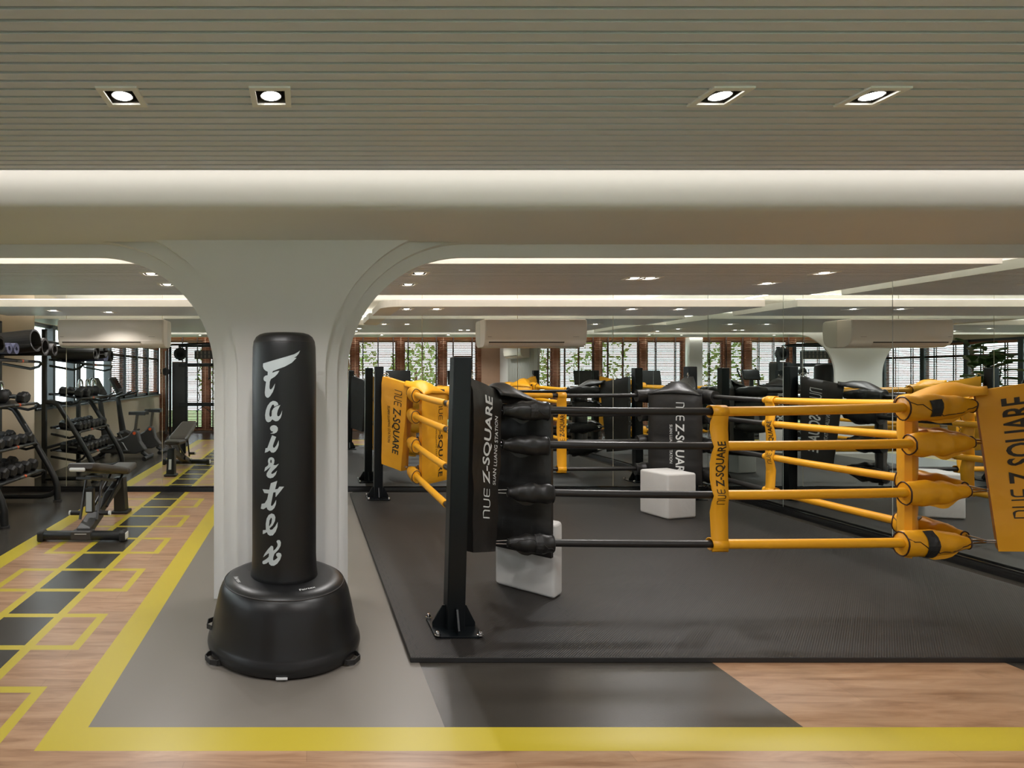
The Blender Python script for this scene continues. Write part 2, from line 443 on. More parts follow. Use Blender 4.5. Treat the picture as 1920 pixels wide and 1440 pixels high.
for a, b in zip(mull[:-1], mull[1:]):
    fr = MB()
    fr.box((XL-0.10, a, SILL), (XL+0.02, a+0.085, WTOP)); fr.box((XL-0.10, b-0.02, SILL), (XL-0.02, b, WTOP))
    for z0, z1 in ((SILL, SILL+0.05), (WTOP-0.05, WTOP), (1.80, 1.84)): fr.box((XL-0.09, a+0.085, z0), (XL-0.02, b-0.02, z1))
    f = struct(fr, 'window_%d' % n, M_frame); n += 1
    g = MB(); g.box((XL-0.062, a+0.085, SILL+0.05), (XL-0.056, b-0.02, WTOP-0.05)); g.build('pane', M_glass, f)
mb = MB(); mb.box((XL-0.02, -0.45, SILL-0.03), (XL+0.05, 6.16, SILL)); struct(mb, 'trim_1', M_frame)

# baseboards under the mirrors
def rail(p, q, nrm, name):
    mb = MB(); a = Vector(p); b = Vector(q); nn = Vector(nrm)
    mb.hexa([a, b, b+nn*0.045, a+nn*0.045, a+Vector((0, 0, .05)), b+Vector((0, 0, .05)), b+nn*0.038+Vector((0, 0, .05)), a+nn*0.038+Vector((0, 0, .05))])
    mb.hexa([a+Vector((0, 0, .05)), b+Vector((0, 0, .05)), b+nn*0.014+Vector((0, 0, .05)), a+nn*0.014+Vector((0, 0, .05)), a+Vector((0, 0, .062)), b+Vector((0, 0, .062)), b+nn*0.014+Vector((0, 0, .062)), a+nn*0.014+Vector((0, 0, .062))])
    struct(mb, name, mat('black_gloss_trim', srgb(22, 22, 22), 0.22))
rail((XL, YB-0.001, 0), (XR-0.047, YB-0.001, 0), (0, -1, 0), 'baseboard_back')
rail((XR-0.001, 1.94, 0), (XR-0.001, YB-0.001, 0), (-1, 0, 0), 'baseboard_right')

# mirror panels
ZM0, ZM1 = 0.052, 2.50
bx = [-3.306, -2.917, -1.752, -0.587, 0.235, 1.40, 2.56, 3.72, XR-0.002]
names_b = ['narrow mirror panel at the left end of the back wall beside the beige strip', 'back wall mirror panel behind the left air conditioner, above the bench',
           'back wall mirror panel left of the white pillar, where the lane ends', 'back wall mirror panel hidden mostly behind the white pillar',
           'back wall mirror panel just right of the white pillar, behind the rear yellow ring corner', 'back wall mirror panel holding the left end of the right air conditioner',
           'back wall mirror panel holding the right end of the right air conditioner', 'back wall mirror panel in the right corner behind the rear black ring corner']
for i, (a, b) in enumerate(zip(bx[:-1], bx[1:])):
    mb = MB(); mb.box((a+0.0032, YB-0.008, ZM0), (b-0.0032, YB-0.0005, ZM1))
    tag(mb.build('mirror_panel', M_mirror), names_b[i], 'mirror')
by = [7.0-0.010, 5.89, 4.79, 3.69, 2.59, 1.94]
names_r = ['right wall mirror panel nearest the back corner', 'right wall mirror panel second from the back corner, beside the right hand ring ropes', 'right wall mirror panel third from the back corner',
           'right wall mirror panel fourth from the back corner', 'right wall mirror panel farthest from the back corner']
for i, (a, b) in enumerate(zip(by[:-1], by[1:])):
    mb = MB(); mb.box((XR-0.008, b+0.0032, ZM0), (XR-0.0005, a-0.0032, ZM1))
    tag(mb.build('mirror_panel', M_mirror), names_r[i], 'mirror')

# ------------------------------------------------------------------ ceilings
mb = MB(); mb.box((XL-0.12, YW-0.2, ZU), (XR+0.12, YB+0.12, ZU+0.1)); struct(mb, 'ceiling', M_up)
LIGHTS = []      # (x, y, z, label)
def slat_panel(name, x0, x1, y0, y1, z, th, holes, pitch=0.053, corner=None):
    """dropped panel of slats running along X with square holes for lamps; fascia all round"""
    mb = MB(); mi = 0
    k = max(1, round((y1-y0)/pitch)); p = (y1-y0)/k
    g = 0.014; dz = 0.034
    cut = [(hx-hs, hx+hs, hy-hs, hy+hs) for hx, hy, hs in holes]
    ys = []
    for i in range(k):
        a = y0+i*p; ys += [(a, a+p-g, z, z), (a+p-g, a+p-g*0.92, z, z+dz), (a+p-g*0.92, a+p-g*0.08, z+dz, z+dz), (a+p-g*0.08, a+p, z+dz, z)]
    for (a, b, za, zb) in ys:
        # split strip at hole borders in y
        bs = sorted(set([a, b]+[v for c in cut for v in c[2:4] if a < v < b]))
        for u, v in zip(bs[:-1], bs[1:]):
            zu = za+(zb-za)*(u-a)/(b-a); zv = za+(zb-za)*(v-a)/(b-a); m = (u+v)/2
            xs = sorted(set([x0, x1]+[w_ for c in cut if c[2] < m < c[3] for w_ in c[:2]]))
            for s_, t_ in zip(xs[:-1], xs[1:]):
                mm = (s_+t_)/2
                if any(c[0] < mm < c[1] and c[2] < m < c[3] for c in cut): continue
                mb._add([(s_, u, zu), (t_, u, zu), (t_, v, zv), (s_, v, zv)], [(0, 1, 2, 3)])
    e = 0.006
    for a, b in (((x0, y0-e, z), (x1, y0, z+th)), ((x0, y1, z), (x1, y1+e, z+th)), ((x0-e, y0-e, z), (x0, y1+e, z+th)), ((x1, y0-e, z), (x1+e, y1+e, z+th))):
        mb.box(a, b, 1)
    # back sheet with holes: leave open cells over lamps
    xs = sorted(set([x0, x1]+[w_ for c in cut for w_ in c[:2]])); yy = sorted(set([y0, y1]+[w_ for c in cut for w_ in c[2:]]))
    for s_, t_ in zip(xs[:-1], xs[1:]):
        for u, v in zip(yy[:-1], yy[1:]):
            if any(c[0] < (s_+t_)/2 < c[1] and c[2] < (u+v)/2 < c[3] for c in cut): continue
            mb._add([(s_, u, z+th), (t_, u, z+th), (t_, v, z+th), (s_, v, z+th)], [(0, 1, 2, 3)], 1)
    struct(mb, name, [M_ceil, M_up])

HS = 0.052
front = [(-0.633, 1.977), (-0.123, 1.977), (1.419, 1.977), (1.940, 1.977)]
rear_row = [(-2.5, 0.5), (-1.2, 0.5), (1.0, 0.55), (1.75, 0.55), (3.3, 0.55), (4.0, 0.55)]
slat_panel('ceiling_slat_front', XL+0.02, XR-0.02, -0.30, 2.68, ZF, 0.07, [(x, y, HS) for x, y in front+rear_row])
la = [(-1.16, 4.28), (-1.16, 4.78), (0.832, 4.26), (0.845, 4.78), (2.545, 4.467), (2.665, 4.467), (3.77, 4.72), (3.81, 4.24)]
slat_panel('ceiling_slat_middle', XL+0.17, 4.71, 3.91, 5.41, ZA, 0.072, [(x, y, HS) for x, y in la])
lbl = [(-2.20, 6.40), (-2.75, 6.25)]
slat_panel('ceiling_slat_back_left', XL+0.17, -0.95, 5.92, 6.81, ZB, 0.072, [(x, y, HS) for x, y in lbl])
lbr = [(1.06, 6.106), (1.374, 6.106), (3.45, 6.106), (3.95, 6.106)]
slat_panel('ceiling_slat_back_right', 0.985, 4.70, 5.92, 6.81, ZB, 0.072, [(x, y, HS) for x, y in lbr])
# rounded cream return at the pillar end of the rear right panel
mb = MB()
mb.prism(arc(0.98, 6.12, 0.206, 180, 270, 10)+[(0.98, 6.81), (0.774, 6.81)], Matrix.Identity(4), ZB, ZB+0.072)
struct(mb, 'trim_2', M_up)

def spot(parent, x, y, z, wt):
    ld = bpy.data.lights.new('lamp_beam', 'SPOT'); ld.energy = wt; ld.spot_size = math.radians(142); ld.spot_blend = 0.55
    ld.shadow_soft_size = 0.03; ld.color = (1.0, 0.978, 0.965)
    o = bpy.data.objects.new('lamp_beam', ld); COL.objects.link(o); o.parent = parent
    o.matrix_parent_inverse = Matrix.Identity(4); o.location = (0, 0, -0.03)
LAMP = None
def downlight(x, y, z, label, wt=SPOT_W, tilt=0.0, s=0.069):
    global LAMP
    if LAMP is None:
        t = thing('recessed_downlight', label, 'ceiling light', (0, 0, 0))
        fr = MB(); i = HS-0.003
        for a, b in (((-s, -s, -.006), (s, -i, .004)), ((-s, i, -.006), (s, s, .004)), ((-s, -i, -.006), (-i, i, .004)), ((i, -i, -.006), (s, i, .004))): fr.box(a, b)
        fr.build('frame', M_lampframe, t)
        rf = MB(); q = i; q2 = 0.036
        rf._add([(-q, -q, 0), (q, -q, 0), (q, q, 0), (-q, q, 0), (-q2, -q2, .05), (q2, -q2, .05), (q2, q2, .05), (-q2, q2, .05)],
                [(0, 1, 5, 4), (1, 2, 6, 5), (2, 3, 7, 6), (3, 0, 4, 7), (4, 5, 6, 7)])
        rf.build('reflector', M_reflector, t)
        rg = MB(); rg.lathe([(0.032, 0.003), (0.035, -0.001), (0.037, 0.004), (0.036, 0.016)], 24); rg.build('lamp_ring', M_steel, t, smooth=True)
        ds = MB(); ds.lathe([(0.0, -0.007), (0.018, -0.006), (0.030, -0.001), (0.031, 0.004), (0.0, 0.006)], 24); ds.build('lamp_bulb', M_disc, t, smooth=True)
        LAMP = t
    else:
        t = copy_tree(LAMP)
    t['label'] = label; t['group'] = 'square recessed ceiling lights'
    t.location = (x, y, z)
    return t
allL = []
for i, (x, y) in enumerate(front): allL.append((x, y, ZF, ['leftmost of four square downlights in the front slatted ceiling', 'second from left of four downlights in the front slatted ceiling, above the punching bag',
    'third from left of four downlights in the front slatted ceiling, above the ring', 'rightmost of four square downlights in the front slatted ceiling'][i], 1.0))
wh = ['above the cable machine', 'above the cross trainer', 'just right of the blinds column', 'above the left treadmill', 'above the right treadmill', 'by the fluted wall panel']
for i, (x, y) in enumerate(rear_row): allL.append((x, y, ZF, 'square downlight in the ceiling by the window blinds, '+wh[i], 1.5))
wa = ['left of the white pillar, nearer the arch', 'left of the white pillar, farther from the arch', 'right of the white pillar, nearer the arch', 'right of the white pillar, farther from the arch',
      'left one of the close pair over the ring', 'right one of the close pair over the ring', 'toward the right mirror, farther from the arch', 'toward the right mirror, nearer the arch']
for i, (x, y) in enumerate(la): allL.append((x, y, ZA, 'square downlight in the middle slatted ceiling, '+wa[i], 1.0))
wb = ['in the rear ceiling panel in front of the left air conditioner, right one', 'in the rear ceiling panel in front of the left air conditioner, left one']
for i, (x, y) in enumerate(lbl): allL.append((x, y, ZB, 'square downlight '+wb[i], 0.9))
wb = ['leftmost', 'second from left', 'third from left', 'rightmost']
for i, (x, y) in enumerate(lbr): allL.append((x, y, ZB, 'square downlight in the rear ceiling panel near the right air conditioner, '+wb[i], 0.7))
made = [(downlight(x, y, z, l), k) for x, y, z, l, k in allL]
for t, k in made: spot(t, 0, 0, 0, SPOT_W*k)

# beam with arched pillar -----------------------------------------
mb = MB()     # beam front: vertical cove face, rounded nose, underside
prof = [(2.80, ZU), (2.80, 2.44), (2.805, 2.38), (2.818, 2.32), (2.838, 2.265), (2.848, 2.245), (2.862, 2.232), (2.89, 2.224), (2.95, 2.219), (3.50, 2.216), (3.50, ZU)]
k = len(prof)
V = [(XL, y, z) for y, z in prof]+[(XR-0.012, y, z) for y, z in prof]
mb._add(V, [(i, i+1, k+i+1, k+i) for i in range(k-1)])
struct(mb, 'ceiling_beam', M_wall, smooth=True, ang=0.9)
def arch_layer(mb, y0, y1, xl, xr, rad, ztop, cz, xL_end, xR_end, zmax):
    """wall slab y0..y1 pierced left and right of the pillar by openings with a rounded upper corner"""
    def side(xp, sgn, xend):
        # solid region above opening from pillar edge to xend
        c = xp+sgn*rad
        pts = [(xp, 0)]
        return c
    N = 24
    cl = xl-rad; cr = xr+rad
    outline = [(xl, 0.0), (xr, 0.0)]
    # right opening
    outline += [(xr, cz)]+[(cr-rad*math.cos(a), cz+rad*math.sin(a)) for a in [PI/2*i/N for i in range(1, N+1)]]
    outline += [(xR_end, ztop), (xR_end, zmax), (xL_end, zmax), (xL_end, ztop)]
    outline += [(cl+rad*math.cos(a), cz+rad*math.sin(a)) for a in [PI/2*(1-i/N) for i in range(0, N)]]+[(xl, cz)]
    t = bmesh.new()
    vs = [t.verts.new((x, z, 0)) for x, z in outline]
    es = [t.edges.new((vs[i], vs[(i+1) % len(vs)])) for i in range(len(vs))]
    bmesh.ops.triangle_fill(t, use_beauty=True, edges=es)
    t.verts.ensure_lookup_table(); t.faces.ensure_lookup_table()
    F = [[v.index for v in f.verts] for f in t.faces]; t.free()
    kk = len(outline)
    mb._add([(x, y0, z) for x, z in outline], F); mb._add([(x, y1, z) for x, z in outline], F)
    mb._add([(x, y0, z) for x, z in outline]+[(x, y1, z) for x, z in outline], [(i, (i+1) % kk, kk+(i+1) % kk, kk+i) for i in range(kk)])
mb = MB()
CZ = 1.417
arch_layer(mb, 3.46, 3.541, -0.413, 0.112, 0.89, CZ+0.89, CZ, XL, XR-0.012, ZU)
arch_layer(mb, 3.54, 3.621, -0.502, 0.187, 0.81, CZ+0.81, CZ, XL, XR-0.012, ZU)
arch_layer(mb, 3.62, 3.65, -0.583, 0.258, 0.73, CZ+0.73, CZ, XL, XR-0.012, ZU)
struct(mb, 'wall_pillar_arch', M_wall, smooth=True, ang=0.5)

# cove LED strips --------------------------------------------------
def led(x0, x1, y0, y1, z, direction, wpm=LED_W):
    L = max(x1-x0, y1-y0)
    ld = bpy.data.lights.new('cove_led', 'AREA'); ld.shape = 'RECTANGLE'
    ld.size = x1-x0 if x1-x0 > y1-y0 else 0.025; ld.size_y = 0.025 if x1-x0 > y1-y0 else y1-y0
    ld.energy = wpm*L; ld.color = (1.0, 0.94, 0.875)
    o = bpy.data.objects.new('cove_led', ld); COL.objects.link(o)
    o.location = ((x0+x1)/2, (y0+y1)/2, z)
    d = Vector(direction).normalized()
    xa = Vector((1, 0, 0)) if abs(d.x) < .9 else Vector((0, 1, 0))
    if not (x1-x0 > y1-y0): xa = Vector((1, 0, 0))
    za = -d; xa = (xa-za*xa.dot(za)).normalized(); ya = za.cross(xa)
    o.rotation_euler = Matrix((xa, ya, za)).transposed().to_euler()
led(XL+0.1, XR-0.1, 2.697, 2.697, 2.40, (0, 1, -0.35), LED_W*0.105)
led(XL+0.1, XR-0.1, 3.80, 3.80, 2.30, (0, 1, -0.5), LED_W*0.17)
led(XL+0.1, 4.45, -0.325, -0.325, 2.385, (0, -1, -0.45), LED_W*0.36)
led(XL+0.3, 4.6, 3.97, 3.97, 2.30, (0, -0.6, 0.8), LED_W*0.6)
led(XL+0.3, 4.6, 5.33, 5.33, 2.30, (0, 0.6, 0.8), LED_W*0.55)
led(0.9, 4.6, 6.0, 6.0, 2.25, (0, -0.3, 0.9), LED_W*0.5)
led(XL+0.3, -1.0, 6.0, 6.0, 2.25, (0, -0.3, 0.9), LED_W*0.5)
led(0.9, 4.6, 6.74, 6.74, 2.25, (0, 0.6, 0.8), LED_W*0.35)
led(XL+0.3, -1.0, 6.74, 6.74, 2.25, (0, 0.6, 0.8), LED_W*0.35)
led(4.64, 4.64, 4.0, 6.7, 2.30, (0.6, 0, 0.8), LED_W*0.35)
for nm, x0, x1 in (('left', XL+0.17, -0.95), ('right', 0.98, 4.70)):
    mb = MB(); mb.box((x0, 5.925, ZB+0.073), (x1, 5.945, ZB+0.081))
    tag(mb.build('led_strip', M_led), 'glowing led strip along the front edge of the rear ceiling panel, %s of the pillar' % nm, 'led strip')

# ------------------------------------------------------------------ punching bag
BX, BY = -0.118, 3.03
bag = thing('punching_bag', 'black free standing punching bag on a round weighted base in front of the white pillar', 'punching bag', (BX, BY, 0))
mb = MB(); mb.lathe([(0.0, 0.0), (0.37, 0.0), (0.392, 0.012), (0.398, 0.04), (0.394, 0.062), (0.385, 0.078), (0.380, 0.09), (0.366, 0.16), (0.350, 0.235), (0.338, 0.285), (0.325, 0.317), (0.305, 0.343), (0.28, 0.357), (0.25, 0.362), (0.0, 0.362)], 72, (BX, BY, 0))
base = mb.build('base', M_baseplastic, bag, smooth=True, ang=1.0)
def bagr(z):
    pr = [(0.36, 0.176), (0.40, 0.171), (0.47, 0.1675), (1.0, 0.1675), (1.40, 0.168), (1.55, 0.165), (1.582, 0.160), (1.604, 0.148), (1.617, 0.130)]
    for (z0, r0), (z1, r1) in zip(pr[:-1], pr[1:]):
        if z <= z1: return r0+(r1-r0)*(max(z, z0)-z0)/(z1-z0)
    return 0.13
prof = [(0.0, 0.355), (0.172, 0.355)]+[(bagr(z), z) for z in (0.36, 0.38, 0.40, 0.43, 0.47, 0.7, 1.0, 1.25, 1.40, 1.5, 1.55, 1.57, 1.582, 1.595, 1.604, 1.612, 1.617)]+[(0.11, 1.623), (0.0, 1.626)]
mb = MB(); mb.lathe(prof, 72, (BX, BY, 0)); col_ = mb.build('bag', M_leather, bag, smooth=True, ang=1.0)
mb = MB()
mb.tube([(BX+0.1595*math.cos(a), BY+0.1595*math.sin(a), 1.575) for a in [2*PI*i/60 for i in range(60)]], 0.0025, 6, closed=True)
mb.build('seam', mat('seam_welt', srgb(46, 42, 40), 0.5), bag, smooth=True)
mb = MB()
mb.tube([(BX+0.312*math.cos(a), BY+0.312*math.sin(a), 0.337) for a in [2*PI*i/72 for i in range(72)]], 0.003, 6, closed=True)
mb.build('seam', mat('seam_welt', srgb(46, 42, 40), 0.5), bag, smooth=True)
def bag_project(px, py, rr=0.0012):
    """flat lettering artwork (2.6556 mm per unit) wrapped round the bag"""
    across = (px-530.6)*0.0026556; z = 1.4-(py-705)*0.0026556
    r = bagr(z)+rr; a = math.asin(max(-1, min(1, across/r)))
    return Vector((BX+r*math.sin(a), BY-r*math.cos(a), z))
c1 = lambda L: [(470+x/6.857, 640+y/6.857) for x, y in L]
c2 = lambda L: [(470+x/6.4, 850+y/6.4) for x, y in L]
GL = [
 (c1([(637,115),(600,142),(560,165),(450,200),(155,283),(152,320),(165,355),(190,378),(218,390),(216,435),(185,442),(165,460),(160,485),(170,508),(195,520),(185,590),(178,660),(183,700),(200,722),(222,728),(250,705),(285,650),(305,595),(315,540),(280,600),(262,618),(245,615),(240,590),(245,520),(260,485),(310,455),(345,420),(370,378),(330,385),(278,405),(285,383),(350,358),(440,325),(530,275),(590,212),(560,210),(590,190),(615,160)]), []),
 (c1([(358,815),(345,785),(315,768),(285,766),(250,785),(215,830),(192,890),(182,950),(186,1000),(200,1030),(222,1043),(250,1035),(280,1003),(300,1018),(325,1028),(355,1020),(385,985),(400,940),(407,885),(390,930),(370,958),(355,965),(343,955),(340,930),(350,885),(382,818),(330,835),(295,858),(272,895),(268,960),(255,972),(243,965),(238,935),(250,870),(275,820),(290,812),(300,820),(303,840),(330,828)]), []),
 (c1([(248,1130),(250,1105),(270,1085),(300,1077),(330,1085),(350,1110),(350,1140),(335,1168),(300,1187),(250,1187),(285,1172),(290,1160),(265,1155)]), []),
 (c1([(275,1208),(328,1228),(300,1300),(285,1345),(290,1365),(305,1368),(330,1340),(362,1270),(362,1330),(345,1380),(320,1415),(295,1432),(265,1430),(243,1405),(215,1425),(178,1440),(188,1380),(212,1375),(240,1300)]), []),
 (c2([(160,228),(170,178),(205,150),(212,130),(205,100),(212,70),(230,52),(255,48),(278,60),(286,85),(282,115),(272,140),(300,142),(340,122),(310,165),(260,215),(245,240),(255,250),(285,235),(318,205),(300,255),(270,290),(235,302),(205,295),(188,275),(190,245),(215,205),(243,160),(225,175),(195,200)]), [c2([(240,75),(233,100),(241,122),(252,110),(252,85)])]),
 (c2([(320,328),(242,360),(222,440),(137,443),(160,487),(212,487),(195,560),(165,610),(125,625),(115,685),(150,685),(188,655),(200,680),(228,693),(255,685),(285,655),(303,610),(308,555),(280,605),(258,632),(243,630),(245,605),(272,470),(300,465),(300,525),(345,470),(402,397),(345,397),(325,425),(293,432)]), []),
 (c2([(140,988),(142,940),(180,930),(178,860),(190,790),(215,745),(250,723),(282,732),(297,765),(292,810),(265,865),(225,905),(235,922),(260,915),(295,875),(325,820),(322,880),(300,940),(265,985),(230,993),(205,980),(190,955),(165,975)]), [c2([(245,772),(225,810),(218,870),(222,882),(248,840),(256,790)])]),
 (c2([(310,1055),(325,1037),(350,1038),(364,1065),(360,1105),(335,1150),(285,1205),(270,1250),(268,1280),(280,1285),(310,1262),(325,1245),(305,1222),(310,1200),(335,1187),(362,1195),(371,1220),(355,1270),(320,1320),(280,1348),(245,1350),(222,1335),(213,1310),(185,1335),(150,1350),(135,1340),(140,1315),(180,1285),(215,1250),(218,1215),(215,1205),(185,1230),(143,1270),(165,1220),(205,1160),(245,1112),(268,1115),(272,1140),(272,1170),(300,1145),(322,1110),(325,1085)]), [])]
mb = MB()
for o_, h_ in GL: mb.poly2d(o_, h_, bag_project, step=3.0)
mb.build('lettering', M_silver, bag, label='silver grey vertical script lettering')
# small outlined badge on the shoulder of the base
tb = text_bm('Fairtex', 0.012); tw = max(v.co.x for v in tb.verts)
for ang, nm in ((-62, 1), (-158, 1)):
    a = math.radians(ang); mb = MB()
    rad = Vector((math.cos(a), math.sin(a), 0)); tan = Vector((-math.sin(a), math.cos(a), 0))
    t2 = tb.copy()
    for v in t2.verts: v.co = Vector((v.co.x+0.25*v.co.y, v.co.y, 0))
    place_text(mb, t2, Vector((BX, BY, 0.3640))+rad*0.262-tan*0.045, tan, -rad, 0.09/tw, 0.030)
    t2.free()
    mb.build('badge', M_white, bag, label='small white badge on the base')
tb.free()
mb = MB(); a = math.radians(-92)
mb.box((BX+0.004-0.026, BY-0.401, 0.012), (BX+0.004+0.026, BY-0.392, 0.020)); mb.build('care_tag', M_white, bag)
for ang in (-148, -32, -176):
    a = math.radians(ang); c = Vector((BX+0.385*math.cos(a), BY+0.385*math.sin(a), 0.03)); tan = Vector((-math.sin(a), math.cos(a), 0)); out = Vector((math.cos(a), math.sin(a), 0))
    mb = MB(); zc = 0.040 if ang != -176 else 0.13
    P = [c-tan*0.062-out*0.02, c-tan*0.055+out*0.035, c-tan*0.03+out*0.062, c+tan*0.03+out*0.062, c+tan*0.055+out*0.035, c+tan*0.062-out*0.02]
    P = [p-out*0.018 for p in P]
    if ang == -176: P = [p-out*0.03 for p in P]
    W = Vector((0, 0, 0.012))
    for p, q in zip(P[:-1], P[1:]):
        p = p.copy(); q = q.copy(); p.z = q.z = zc-0.02
        e = (q-p).normalized().cross(Vector((0, 0, 1)))*0.002
        mb.hexa([p-W-e, q-W-e, q-W+e, p-W+e, p+W-e, q+W-e, q+W+e, p+W+e])
    mb.build('carry_loop', M_rubber, bag)

# ------------------------------------------------------------------ ring
X0, X1, Y0, Y1 = 0.80, 4.32, 3.137, 6.47
ZT = 0.027
mb = MB(); mb.rbox((0.506, 2.81, 0.0), (4.655, 6.79, ZT), 0.004, 2)
mo = mb.build('ring_floor_mat', [M_mat, M_rubber])
for p_ in mo.data.polygons:
    if p_.normal.z < 0.8: p_.material_index = 1
tag(mo, 'dark ribbed rubber puzzle mat lying under the boxing ring ropes', 'mat')

cn = {'front left': (X0, Y0, 1, 1), 'front right': (X1, Y0, -1, 1), 'rear left': (X0, Y1, 1, -1), 'rear right': (X1, Y1, -1, -1)}
def ring_post(key):
    x, y, sx, sy = cn[key]; lean = {'front left': 0.040, 'rear left': 0.012}.get(key, 0.012)*sx
    lb = {'front left': 'black steel ring post standing nearest, beside the punching bag', 'front right': 'black steel ring post at the front right corner behind the yellow pad',
          'rear left': 'black steel ring post by the mirror at the rear left corner', 'rear right': 'black steel ring post at the rear right corner behind the black corner pad'}[key]
    t = thing('ring_post', lb, 'ring post', (x, y, ZT), 0, 'boxing ring posts')
    h = 0.049; zt = 1.506
    mb = MB()
    mb.hexa([(x-h, y-h, ZT), (x+h, y-h, ZT), (x+h, y+h, ZT), (x-h, y+h, ZT), (x-h+lean, y-h, zt), (x+h+lean, y-h, zt), (x+h+lean, y+h, zt), (x-h+lean, y+h, zt)])
    mb.build('post', M_post, t, bevel=0.008, seg=3)
    b = 0.128; mb = MB(); c = 0.03
    pl = [(-b+c, -b), (b-c, -b), (b, -b+c), (b, b-c), (b-c, b), (-b+c, b), (-b, b-c), (-b, -b+c)]
    mb.prism(pl, Matrix.Translation((x, y, 0)), ZT, ZT+0.012)
    mb.build('base_plate', M_post, t, bevel=0.002)
    for ax, ay in ((1, 0), (-1, 0), (0, 1), (0, -1)):
        for off in (0.0,):
            mb = MB(); w_ = 0.005
            o_ = Vector((x, y, ZT+0.012)); dv = Vector((ax, ay, 0)); pv = Vector((-ay, ax, 0))
            A = o_+dv*h+pv*off; B = o_+dv*(b-0.012)+pv*off; C = A+Vector((lean*0.09, 0, 0.115)); D = o_+dv*(b-0.012)+pv*off+Vector((0, 0, 0.022)); E = C+dv*0.016
            for_pts = [A, B, D, E, C]
            mb._add([p-pv*w_ for p in for_pts]+[p+pv*w_ for p in for_pts], [(4, 3, 2, 1, 0), (5, 6, 7, 8, 9)]+[(i, (i+1) % 5, 5+(i+1) % 5, 5+i) for i in range(5)])
            mb.build('gusset', M_post, t)
    for bx_, by_ in ((-1, -1), (1, -1), (1, 1), (-1, 1)):
        mb = MB(); q = (x+bx_*0.112, y+by_*0.112, ZT+0.012)
        mb.lathe([(0.017, 0), (0.017, 0.003), (0.0125, 0.004), (0.0125, 0.014), (0.008, 0.022), (0.0, 0.023)], 12, q)
        mb.build('bolt', M_chrome, t, smooth=True, label='shiny bolt')
    d = Vector((sx, sy, 0)).normalized()
    for z in (1.41, 1.09, 0.78, 0.48):
        c = Vector((x+lean*(z/1.5), y, z)); mb = MB()
        mb.tube([c+d*0.055, c+d*0.085], 0.007, 10)
        u = Vector((0, 0, 1)); cc = c+d*0.108
        mb.tube([cc+(d*math.cos(a)+u*math.sin(a))*0.024 for a in [2*PI*i/16 for i in range(16)]], 0.005, 8, closed=True)
        mb.build('eye_bolt', M_chrome, t, smooth=True, label='chrome eye bolt')
    return t
for k_ in cn: ring_post(k_)

